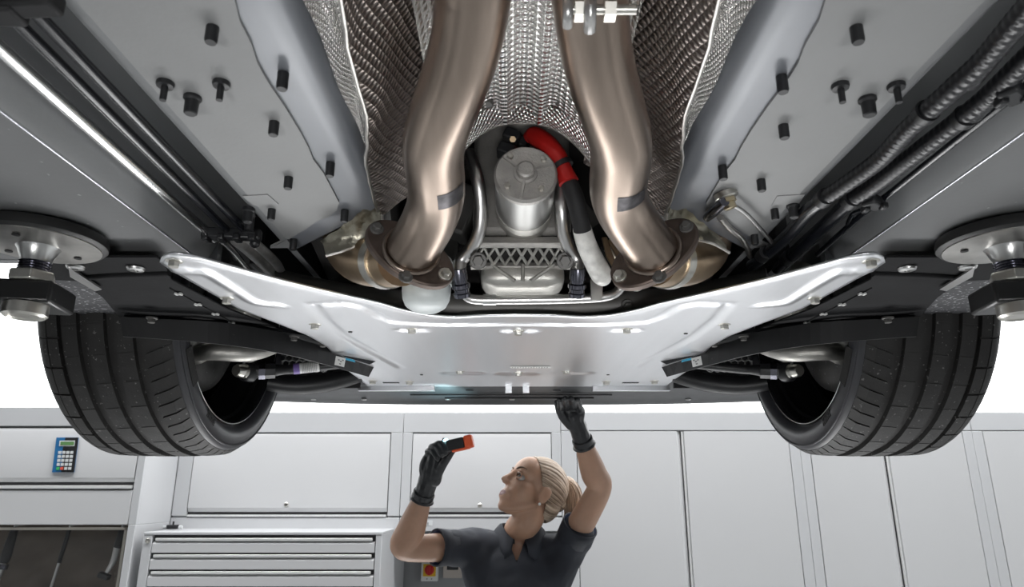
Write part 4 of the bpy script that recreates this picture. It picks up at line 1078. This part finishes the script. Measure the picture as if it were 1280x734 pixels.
# hanging tools behind the glass
def torque(x, label, kind):
    t = AY(x, 668, 3.30); t.z = zw - .02
    r_ = tag(empty('hanging_tool', t), label, 'tool')
    if kind == 0:
        obj('grip', MB().tube([t, t - Vector((.006, 0, .05)), t - Vector((.016, 0, .13)), t - Vector((.020, 0, .15))], [.015, .019, .021, .014], 18, 4), blk, r_, 60)
        obj('tool_shaft', MB().tube([t - Vector((.02, 0, .15)), t - Vector((.05, 0, .32))], [.012, .008], 16, 3), steel, r_, 60)
        obj('tool_collar', MB().cyl(t - Vector((.021, 0, .155)), t - Vector((.024, 0, .175)), .024), darkchrome, r_)
    elif kind == 1:
        obj('grip', MB().cyl(t, t - Vector((.022, 0, .15)), .009), blk, r_)
        obj('tool_shaft', MB().cyl(t - Vector((.022, 0, .15)), t - Vector((.05, 0, .33)), .006), steel, r_)
    else:
        obj('grip', MB().tube([t, t - Vector((.003, 0, .05)), t - Vector((.012, 0, .085))], [.015, .018, .016], 18, 4), blk, r_, 60)
        obj('tool_shaft', MB().tube([t - Vector((.012, 0, .08)), t - Vector((.018, 0, .14)), t - Vector((.04, 0, .19))], [.014, .013, .009], 16, 4), steel, r_, 60)
        obj('tool_head', MB().box(t - Vector((.05, 0, .205)), (.05, .03, .024), Matrix.Rotation(R(20), 3, 'Y')), blk, r_, 30, bevel=.004)
    obj('hook', MB().tube([t + Vector((0, .18, .012)), t + Vector((0, .06, .012)), t + Vector((0, -.005, .006))], .004, 8, 3), steel, r_)
torque(17, 'thick black-gripped tool with dark collar hanging behind the display glass', 0)
torque(86, 'thin black and steel rod hanging behind the display glass', 1)
torque(152, 'short black-gripped tool with bent head hanging by the window frame', 2)

# ------------------------------------------------------------------ woman at the bumper
def capsule(mb, a, b, r0, r1, n=16):
    a, b = Vector(a), Vector(b); d = b - a; L = d.length
    if L < 1e-6: d = Vector((0, 0, 1)); L = 1e-6
    pr = [(max(r0 * math.sin(math.pi / 2 * k / 4), 1e-4), -r0 * math.cos(math.pi / 2 * k / 4)) for k in range(5)]
    pr += [(max(r1 * math.cos(math.pi / 2 * k / 4), 1e-4), L + r1 * math.sin(math.pi / 2 * k / 4)) for k in range(5)]
    return mb.lathe(pr, a, d, n)
def chain(mb, pts, rad, n=16, sub=4):
    P, rr = smooth_path(pts, rad, sub)
    for i in range(len(P) - 1): capsule(mb, P[i], P[i + 1], rr[i], rr[i + 1], n)
    return mb
def ell(mb, c, r, M=None, n=20, m=12):
    M = M or Matrix.Identity(3); rs = []
    for i in range(m + 1):
        p = math.pi * (i / m); p = min(max(p, .02), math.pi - .02)
        rs.append([Vector(c) + M @ Vector((r[0] * math.sin(p) * math.cos(2 * math.pi * j / n), r[1] * math.sin(p) * math.sin(2 * math.pi * j / n), -r[2] * math.cos(p))) for j in range(n)])
    return mb.rings(rs)
def vox(mb, voxel, it, name):
    me = mb.mesh(name + '_raw', 0); o = bpy.data.objects.new(name + '_raw', me); sc.collection.objects.link(o)
    md = o.modifiers.new('r', 'REMESH'); md.mode = 'VOXEL'; md.voxel_size = voxel; md.use_smooth_shade = True
    if it: sm = o.modifiers.new('s', 'SMOOTH'); sm.factor = .5; sm.iterations = it
    bpy.context.view_layer.update(); dg = bpy.context.evaluated_depsgraph_get()
    out = bpy.data.meshes.new_from_object(o.evaluated_get(dg)); out.name = name
    bpy.data.objects.remove(o); bpy.data.meshes.remove(me)
    out.materials.clear(); out.shade_smooth(); return out
person_loc = Vector((.02, 2.45, 0))
Wd = 2.44
SHL, SHR = AY(590, 685, Wd), AY(707, 692, Wd)                # shoulders (image left, image right)
ELL, ELR = AY(506, 684, 2.28), AY(749, 611, 2.30)
WRL, WRR = AY(531, 614, 2.20), AY(727, 547, 2.19)
NB = AY(648, 676, Wd + .01); CH = AY(648, 735, Wd + .01); PEL = Vector((.03, 2.50, .93))
# head frame: facing image left and up
HS = 1.04; yaw, pit = R(65), R(32)
F_ = Vector((-math.sin(yaw) * math.cos(pit), -math.cos(yaw) * math.cos(pit), math.sin(pit)))
U_ = Vector((math.sin(yaw) * math.sin(pit), math.cos(yaw) * math.sin(pit), math.cos(pit)))
X_ = F_.cross(U_)
HO = AY(667, 613, 2.41)
HM = Matrix(((X_.x, F_.x, U_.x), (X_.y, F_.y, U_.y), (X_.z, F_.z, U_.z)))
def HL(x, y, z): return HO + HM @ (Vector((x, y, z)) * HS)
def hell(mb, c, r): return ell(mb, HL(*c), [q * HS for q in r], HM)
b = MB()
hell(b, (0, -.012, .030), (.072, .092, .082)); hell(b, (0, .030, -.030), (.060, .060, .075)); hell(b, (0, .045, .035), (.060, .048, .055))
hell(b, (0, .050, -.082), (.036, .036, .030)); hell(b, (0, .066, -.098), (.021, .019, .017))
for q in (-1, 1):
    hell(b, (q * .038, .047, -.026), (.023, .026, .026)); chain(b, [HL(q * .052, .0, -.052), HL(q * .041, .033, -.080), HL(q * .016, .060, -.098)], [.014, .014, .013], 12, 3)
    hell(b, (q * .072, -.010, -.012), (.007, .019, .031)); hell(b, (q * .076, -.016, -.004), (.006, .014, .020))
    hell(b, (q * .009, .100, -.030), (.008, .010, .007)); hell(b, (q * .028, .079, .020), (.020, .012, .008))
chain(b, [HL(0, .088, .018), HL(0, .098, -.008), HL(0, .110, -.026)], [.008, .009, .0095], 12, 3)
hell(b, (0, .087, -.060), (.019, .009, .005)); hell(b, (0, .085, -.069), (.017, .009, .0055)); hell(b, (0, .080, -.064), (.032, .016, .022))
# neck
chain(b, [HL(0, -.022, -.045), HL(0, -.030, -.09), NB + Vector((0, .01, .03)), NB + Vector((0, .02, -.02))], [.055, .051, .051, .056], 18, 4)
# torso, hips and legs
def slab(p, rx, ry, rz): ell(b, p, (rx, ry, rz))
chain(b, [SHL + Vector((0, .005, -.004)), NB + Vector((0, .02, -.04)), SHR + Vector((0, .005, -.004))], [.042, .056, .042], 18, 4)
slab(CH + Vector((0, .0, -.05)), .138, .085, .20); slab(PEL.lerp(CH, .45), .115, .078, .18); slab(PEL, .160, .105, .13)
chain(b, [SHL, CH + Vector((-.07, 0, -.02))], [.04, .065]); chain(b, [SHR, CH + Vector((.07, 0, -.02))], [.04, .065])
for q in (-1, 1):
    hp = PEL + Vector((q * .085, 0, -.04)); kn_ = Vector((.03 + q * .11, 2.48, .50)); an = Vector((.03 + q * .12, 2.52, .09))
    chain(b, [hp, hp.lerp(kn_, .5), kn_, kn_.lerp(an, .35), an], [.085, .072, .054, .052, .036], 16, 4)
    chain(b, [an - Vector((0, 0, .03)), an + Vector((0, -.14, -.055))], [.034, .026])
# arms
chain(b, [SHL, SHL.lerp(ELL, .45), ELL, ELL.lerp(WRL, .30), ELL.lerp(WRL, .65), WRL], [.046, .045, .0415, .045, .036, .025], 18, 5)
chain(b, [SHR, SHR.lerp(ELR, .45), ELR, ELR.lerp(WRR, .28), ELR.lerp(WRR, .65), WRR], [.046, .045, .040, .0425, .035, .024], 18, 5)
body_me = vox(b, .0040, 8, 'person')
HMi = HM.inverted()
for v in body_me.vertices:
    l = (HMi @ (v.co - HO)) / HS
    if abs(l.x) < .09 and -.03 < l.y < .13 and -.13 < l.z < .12:
        for q in (-1, 1):
            d2 = ((l.x - q * .031) / .017) ** 2 + ((l.z - .002) / .011) ** 2
            if l.y > .04: l.y -= .0085 * math.exp(-d2)
        if l.y > .05: l.y -= .0030 * math.exp(-((l.x / .02) ** 2 + ((l.z + .065) / .0022) ** 2))
        v.co = HO + HM @ (l * HS)
body_me.materials.append(skin_m); body_me.materials.append(lip_m)
for p in body_me.polygons:
    l = (HMi @ (p.center - HO)) / HS
    if l.y > .075 and (abs(l.x) / .0225) ** 2 + ((l.z + .065) / .0095) ** 2 < 1: p.material_index = 1
person = bpy.data.objects.new('person', body_me)
for v in body_me.vertices: v.co -= person_loc
person.location = person_loc; link(person)
tag(person, 'person in navy polo shirt and black gloves reaching up to the bumper with a lamp', 'person')

# eyes, brows, lashes
for q in (-1, 1):
    ec = (q * .031, .0690, .0010)
    m = MB(); hell(m, ec, (.0118, .0122, .0108)); obj('eye', m, eye_w, person, 60)
    look = Vector((-.1, .96, .16)).normalized()
    m = MB(); hell(m, tuple(Vector(ec) + look * .0066 + Vector((.0, 0, 0))), (.0076, .0076, .0076)); obj('iris', m, iris_m, person, 60)
    arc = [HL(q * (.0305 + .0155 * math.cos(a)), .0855 - .006 * abs(math.cos(a)) ** 2, .0025 + .0085 * math.sin(a)) for a in [math.pi * k / 10 for k in range(11)]]
    obj('upper_lid', MB().tube(arc, [.0014 + .0026 * math.sin(math.pi * k / 10) for k in range(11)], 8, 2), skin_m, person, 60)
    arc2 = [p + F_ * .0024 - U_ * .0018 for p in arc]
    obj('lashes', MB().tube(arc2, [.0006 + .0011 * math.sin(math.pi * k / 10) for k in range(11)], 6, 2), iris_m, person, 60)
    low = [HL(q * (.0305 + .0145 * math.cos(a)), .0832 - .005 * abs(math.cos(a)) ** 2, .0005 - .0075 * math.sin(a)) for a in [math.pi * k / 8 for k in range(9)]]
    obj('lower_lid', MB().tube(low, .0026, 8, 2), skin_m, person, 60)
    bro = [HL(q * (.012 + .040 * t), .0925 - .018 * t * t, .0215 + .0085 * math.sin(t * 2.3)) for t in [k / 6 for k in range(7)]]
    obj('eyebrow', MB().tube(bro, [.0018, .0028, .003, .0027, .0022, .0016, .0008], 8, 3), brow_m, person, 60)
# hair: swept back from the hairline into a ponytail
hair_m = bpy.data.materials.new('blonde_hair'); hair_m.use_nodes = True; nt = hair_m.node_tree; bs = nt.nodes['Principled BSDF']
bs.inputs['Roughness'].default_value = .38
tc = nn(nt, 'ShaderNodeTexCoord'); sp = nn(nt, 'ShaderNodeSeparateXYZ'); nt.links.new(tc.outputs['Object'], sp.inputs[0])
at = nn(nt, 'ShaderNodeMath', operation='ARCTAN2'); zo = nn(nt, 'ShaderNodeMath', operation='ADD'); zo.inputs[1].default_value = -.012
nt.links.new(sp.outputs[2], zo.inputs[0]); nt.links.new(sp.outputs[0], at.inputs[0]); nt.links.new(zo.outputs[0], at.inputs[1])
cx_ = nn(nt, 'ShaderNodeCombineXYZ'); mu = nn(nt, 'ShaderNodeMath', operation='MULTIPLY'); mu.inputs[1].default_value = 11
nt.links.new(at.outputs[0], mu.inputs[0]); nt.links.new(mu.outputs[0], cx_.inputs[0]); m3 = nn(nt, 'ShaderNodeMath', operation='MULTIPLY'); m3.inputs[1].default_value = 5
nt.links.new(sp.outputs[1], m3.inputs[0]); nt.links.new(m3.outputs[0], cx_.inputs[1])
nz = nn(nt, 'ShaderNodeTexNoise'); nz.inputs['Scale'].default_value = 1.6; nz.inputs['Detail'].default_value = 6; nt.links.new(cx_.outputs[0], nz.inputs['Vector'])
cr = nn(nt, 'ShaderNodeValToRGB'); cr.color_ramp.elements[0].position = .36; cr.color_ramp.elements[0].color = (.16, .105, .068, 1); cr.color_ramp.elements[1].position = .66; cr.color_ramp.elements[1].color = (.58, .46, .35, 1)
nt.links.new(nz.outputs['Fac'], cr.inputs[0]); nt.links.new(cr.outputs[0], bs.inputs['Base Color'])
bp = nn(nt, 'ShaderNodeBump'); bp.inputs['Strength'].default_value = .7; bp.inputs['Distance'].default_value = .003; nt.links.new(nz.outputs['Fac'], bp.inputs['Height']); nt.links.new(bp.outputs[0], bs.inputs['Normal'])
hb_ = MB(); ell(hb_, (0, -.016, .030), (.0775, .0965, .0885)); ell(hb_, (0, -.050, -.020), (.062, .058, .062)); ell(hb_, (0, .030, .045), (.062, .056, .053)); ell(hb_, (0, -.105, .012), (.026, .02, .026))
hm = vox(hb_, .004, 6, 'hair')
bm2 = bmesh.new(); bm2.from_mesh(hm)
kill = []
for v in bm2.verts:
    x, y, z = v.co
    hair_y = interp([(-.07, -.050), (-.035, -.036), (-.012, -.026), (.002, -.004), (.012, .016), (.035, .030), (.060, .044), (.085, .058), (.10, .064)], z)   # hairline: nape, behind the ear, temple, forehead
    hair_y -= .10 * max(0, .03 - abs(x)) * (z > .06)
    if y > hair_y or z < -.068: kill.append(v)
bmesh.ops.delete(bm2, geom=kill, context='VERTS')
for v in bm2.verts:
    a = math.atan2(v.co.x, v.co.z - .012); v.co += v.normal * (.0011 * math.sin(a * 46 + 2 * math.sin(a * 5)))
bm2.to_mesh(hm); bm2.free(); hm.shade_smooth(); hm.materials.append(hair_m)
hair = bpy.data.objects.new('hair', hm); hair.matrix_basis = Matrix.LocRotScale(HO, HM.to_quaternion(), (HS, HS, HS)); link(hair, person)
hd = hair.modifiers.new('solid', 'SOLIDIFY'); hd.thickness = .004; hd.offset = -1
tie = AY(702, 603, 2.45)
tail = [tie, AY(710, 605, 2.46), AY(716, 622, 2.47), AY(715, 648, 2.475), AY(707, 680, 2.49)]
pt_ = MB(); random.seed(5)
pt_.tube(tail, [.017, .025, .031, .029, .014], 18, 5)
for k in range(26):
    a = 2 * math.pi * k / 26; rr = [.014, .023, .029, .027, .012]
    pt_.tube([p + Vector((math.cos(a) * r_, math.sin(a) * r_, 0)) + Vector((random.uniform(-.003, .003), 0, random.uniform(-.006, .006))) for p, r_ in zip(tail, rr)], [.003, .0042, .0042, .0035, .001], 6, 4)
ponym = mat('blonde_strands', (.40, .30, .22), 0, .4, var=.45, vscale=30, vstretch=(6, 6, .5), bump=.3, bscale=60, bstretch=(6, 6, .4))
obj('ponytail', pt_, ponym, person, 60)
obj('hair_tie', MB().tube([tie + (U_ * math.cos(a) + X_ * math.sin(a)) * .019 for a in [2 * math.pi * k / 16 for k in range(17)]], .004, 8, 1), brow_m, person, 60)
m = MB(); hell(m, (-.0785, -.006, -.046), (.0045, .0045, .0045)); obj('earring', m, white_lbl, person, 60)

# polo shirt
t = MB()
def tsl(p, rx, ry, rz): ell(t, p, (rx, ry, rz), None, 28, 16)
chain(t, [SHL + Vector((0, .005, .003)), NB + Vector((0, .022, -.038)), SHR + Vector((0, .005, .003))], [.060, .064, .060], 20, 4)
ell(t, NB + Vector((0, .022, -.012)), (.098, .072, .036)); tsl(CH + Vector((0, .0, -.04)), .170, .112, .205); tsl(CH + Vector((0, -.030, -.02)), .130, .095, .10); tsl(PEL.lerp(CH, .45), .142, .105, .22); tsl(PEL + Vector((0, 0, .05)), .180, .128, .14)
chain(t, [SHL, CH + Vector((-.085, 0, .0))], [.060, .085]); chain(t, [SHR, CH + Vector((.085, 0, .0))], [.060, .085])
SL, SR = SHL.lerp(ELL, .40), SHR.lerp(ELR, .30)
chain(t, [SHL, SL], [.060, .056], 20, 3); chain(t, [SHR, SR], [.062, .058], 20, 3)
sm_ = vox(t, .006, 6, 'polo_shirt')
NS = [v.normal.copy() for v in sm_.vertices]
for v, n_ in zip(sm_.vertices, NS):                         # soft folds
    p = v.co.copy()
    f1 = mnoise.noise(Vector((p.x * 9 + p.z * 7, p.y * 6, p.z * 3.5))); v.co += n_ * (.010 * f1 + .004 * mnoise.noise(p * 28))
bm3 = bmesh.new(); bm3.from_mesh(sm_)                       # open V at the neck
vb = NB + Vector((-.006, 0, -.062))
for q in (-1, 1):
    bmesh.ops.bisect_plane(bm3, geom=bm3.verts[:] + bm3.edges[:] + bm3.faces[:], plane_co=vb, plane_no=Vector((q, 0, -.42)).normalized())
bmesh.ops.delete(bm3, geom=[f_ for f_ in bm3.faces if (lambda c_: c_.y < NB.y + .01 and c_.z > vb.z and abs(c_.x - vb.x) < (c_.z - vb.z) * .42)(f_.calc_center_median())], context='FACES')
bm3.to_mesh(sm_); bm3.free()
sm_.materials.append(shirt_m); so_ = obj('polo_shirt', sm_, shirt_m, person); md = so_.modifiers.new('solid', 'SOLIDIFY'); md.thickness = .003; md.offset = -1
# sleeve hems stand off the arms, blue inside
for a, e, r_ in ((SL, ELL, .058), (SR, ELR, .060)):
    d = (e - a).normalized()
    hem = MB().rings(sweep([a - d * .02, a + d * .02, a + d * .040], [r_ - .002, r_, r_ + .001], 28), False, False)
    ho = obj('sleeve_hem', hem, shirt_m, person, 60); md = ho.modifiers.new('solid', 'SOLIDIFY'); md.thickness = .004
    cuff = MB().rings(sweep([a + d * .005, a + d * .038], [r_ - .006, r_ - .004], 28), False, False)
    obj('sleeve_lining', cuff, lining_m, person, 60)
# collar with two points, placket and buttons
cc_ = NB + Vector((0.004, .012, .020))
rows = []
for k in range(61):
    th = R(17 + 326 * k / 60)
    fr = max(0, math.cos(th)); dr_ = Vector((math.sin(th), -math.cos(th), 0))
    tip = math.exp(-((min(th, 2 * math.pi - th) - R(30)) / R(14)) ** 2)
    top = cc_ + Vector((dr_.x * .060, dr_.y * .058, .034 - .052 * fr ** 1.5))
    bot = cc_ + Vector((dr_.x * (.092 + .014 * tip), dr_.y * (.082 + .020 * tip), -.006 - .042 * fr - .030 * tip))
    mid_ = top.lerp(bot, .5) + dr_ * .008
    rows.append([top - Vector((0, 0, .014)) - dr_ * .002, top, top + dr_ * .006 - Vector((0, 0, .001)), mid_, bot])
co_ = add_grid('collar', rows, shirt_m, person, 60, .003)
vt = cc_ + Vector((-.006, -.066, -.022))
pl = MB(); z0 = vt + Vector((.004, -.016, -.066))
pl.strip3([z0 + Vector((-.016, .004, .012)), z0 + Vector((.016, .004, .012)), z0 + Vector((.017, -.022, -.16)), z0 + Vector((-.017, -.022, -.16))], (0, .012, 0))
obj('placket', pl, shirt_m, person, 30, bevel=.003)
for k in range(3):
    p = z0 + Vector((0, -.003 - .008 * k, -.012 - .055 * k)); obj('button', MB().cyl(p, p + Vector((0, -.003, 0)), .0055), blk, person)
# trousers and shoes
t = MB(); ell(t, PEL + Vector((0, 0, -.02)), (.172, .118, .13))
for q in (-1, 1):
    hp = PEL + Vector((q * .085, 0, -.04)); kn_ = Vector((.03 + q * .11, 2.48, .50)); an = Vector((.03 + q * .12, 2.52, .10))
    chain(t, [hp, hp.lerp(kn_, .5), kn_, an], [.094, .084, .068, .062], 18, 4)
obj('trousers', vox(t, .009, 5, 'trousers'), trouser_m, person)
for q in (-1, 1):
    an = Vector((.03 + q * .12, 2.52, .06)); m = MB(); chain(m, [an + Vector((0, .03, -.015)), an + Vector((0, -.08, -.02)), an + Vector((0, -.17, -.028))], [.045, .044, .032], 16, 3)
    for v in m.v: v.z = max(v.z, .002)
    obj('shoe', m, blk, person, 60)

# gloves: palm, four unequal fingers, thumb
def glove(name, parts, cuff):
    m = MB()
    for pts, rad in parts: chain(m, pts, rad, 12, 4)
    me = vox(m, .0026, 3, name)
    NS = [v.normal.copy() for v in me.vertices]
    for v, n_ in zip(me.vertices, NS): v.co += n_ * .0012 * mnoise.noise(v.co * 70)
    me.materials.append(glove_m); o = obj(name, me, glove_m, person)
    a, b_, r_ = cuff; d = (b_ - a).normalized()
    P = [a + d * (b_ - a).length * k / 5 for k in range(6)]
    g_ = MB().rings(sweep(P, [r_ * (1 + .05 * (k % 2) + (.12 if k == 5 else 0)) for k in range(6)], 24), False, False)
    c_ = obj('glove_cuff', g_, glove_m, person, 60); s_ = c_.modifiers.new('solid', 'SOLIDIFY'); s_.thickness = .0015
    return o
# hand holding the lamp
g = lambda x, y, Y: AY(x, y, Y)
W0 = WRL
glove('glove_lamp_hand', [
    ([WRL.lerp(ELL, .10), W0, g(535, 602, 2.195), g(539, 586, 2.19)], [.0315, .0305, .031, .032]),
    ([g(534, 600, 2.19), g(532, 582, 2.185), g(537, 567, 2.18)], [.022, .020, .014]),
    ([g(538, 600, 2.185), g(540, 582, 2.175), g(543, 565, 2.17)], [.024, .022, .015]),
    ([g(543, 600, 2.18), g(547, 584, 2.165), g(548, 566, 2.16)], [.022, .020, .014]),
    # fingers: knuckle, middle joint, tip curled round the lamp
    ([g(548, 566, 2.160), g(550, 557, 2.145), g(556, 556, 2.125), g(560, 563, 2.112)], [.0115, .0105, .0098, .0085]),
    ([g(544, 565, 2.170), g(545, 556, 2.150), g(552, 556, 2.125), g(557, 566, 2.112)], [.0118, .0108, .0100, .0088]),
    ([g(540, 567, 2.175), g(539, 559, 2.155), g(546, 559, 2.130), g(552, 569, 2.116)], [.0112, .0104, .0096, .0084]),
    ([g(536, 571, 2.178), g(535, 564, 2.160), g(541, 565, 2.138), g(547, 574, 2.124)], [.0100, .0092, .0086, .0076]),
    # thumb from the side of the palm up along the lamp
    ([g(545, 596, 2.170), g(553, 582, 2.150), g(560, 572, 2.140), g(566, 564, 2.136)], [.016, .014, .0115, .0090]),
], (WRL.lerp(ELL, .02), WRL.lerp(ELL, .15), .0335))
# hand pressed to the bumper underside
tips = [H(x, y, .274) for x, y in ((699, 500), (706, 498.5), (714, 498.5), (722, 500))]
kns = [g(702, 513, 2.150), g(709, 509, 2.150), g(718, 509, 2.152), g(726, 513, 2.158)]
parts = [([WRR.lerp(ELR, .10), WRR, g(723, 536, 2.180), g(717, 522, 2.165)], [.0305, .0295, .029, .029])]
for kx_, t_, r_ in zip(kns, tips, (.0095, .0108, .0110, .0100)):
    parts.append(([g(722, 533, 2.175), kx_.lerp(g(722, 533, 2.175), .35), kx_], [.017, .0165, .0135]))
    mid = kx_.lerp(t_, .5) + Vector((0, -.004, -.004))
    parts.append(([kx_, mid, t_], [.0125, r_, r_ * .86]))
parts.append(([g(714, 532, 2.165), g(704, 522, 2.145), g(698, 511, 2.125), g(696, 503, 2.112)], [.016, .0135, .0108, .0085]))
glove('glove_bumper_hand', parts, (WRR.lerp(ELR, .02), WRR.lerp(ELR, .15), .0325))

# ------------------------------------------------------------------ inspection lamp in her hand
a, b_ = g(556, 559, 2.118), g(591, 551, 2.105)
d = (b_ - a); Ln = d.length; d.normalize(); up = Vector((0, 0, 1)); up = (up - d * up.dot(d)).normalized(); sd = d.cross(up)
LM = Matrix(((d.x, sd.x, up.x), (d.y, sd.y, up.y), (d.z, sd.z, up.z)))
lamp = tag(empty('inspection_lamp', a), 'small black and orange inspection lamp held in the gloved hand', 'lamp')
obj('lamp_body', MB().box(a + d * Ln * .40, (Ln * .62, .026, .034), LM), blk_matte, lamp, 30, bevel=.004)
obj('lamp_end', MB().box(a + d * Ln * .86, (Ln * .30, .030, .038), LM), orange_m, lamp, 30, bevel=.005)
obj('lamp_base', MB().box(a + d * Ln * .55 - up * .018, (Ln * .62, .026, .006), LM), orange_m, lamp, 30, bevel=.002)
obj('lamp_clip', MB().tube([a + up * .004, a - d * .003 + up * .016, a + d * .002 + up * .027], [.006, .005, .003], 10, 4), blk, lamp, 60)
obj('lamp_lens', MB().lathe([(.0075, 0), (.0075, .004), (.005, .0065), (.0005, .007)], a + d * .006 + up * .017, up + d * -.2, 18), lamp_m, lamp, 40)
pl_ = bpy.data.lights.new('lamp_glow', 'SPOT'); pl_.energy = 1.6; pl_.color = (.55, .92, 1); pl_.shadow_soft_size = .008; pl_.spot_size = R(110); pl_.spot_blend = .6
po = bpy.data.objects.new('lamp_glow', pl_); po.location = a + d * .006 + up * .030; po.rotation_euler = Vector((-.25, -.15, 1)).to_track_quat('-Z', 'Y').to_euler(); sc.collection.objects.link(po)
po.parent = lamp; po.matrix_parent_inverse = lamp.matrix_basis.inverted()
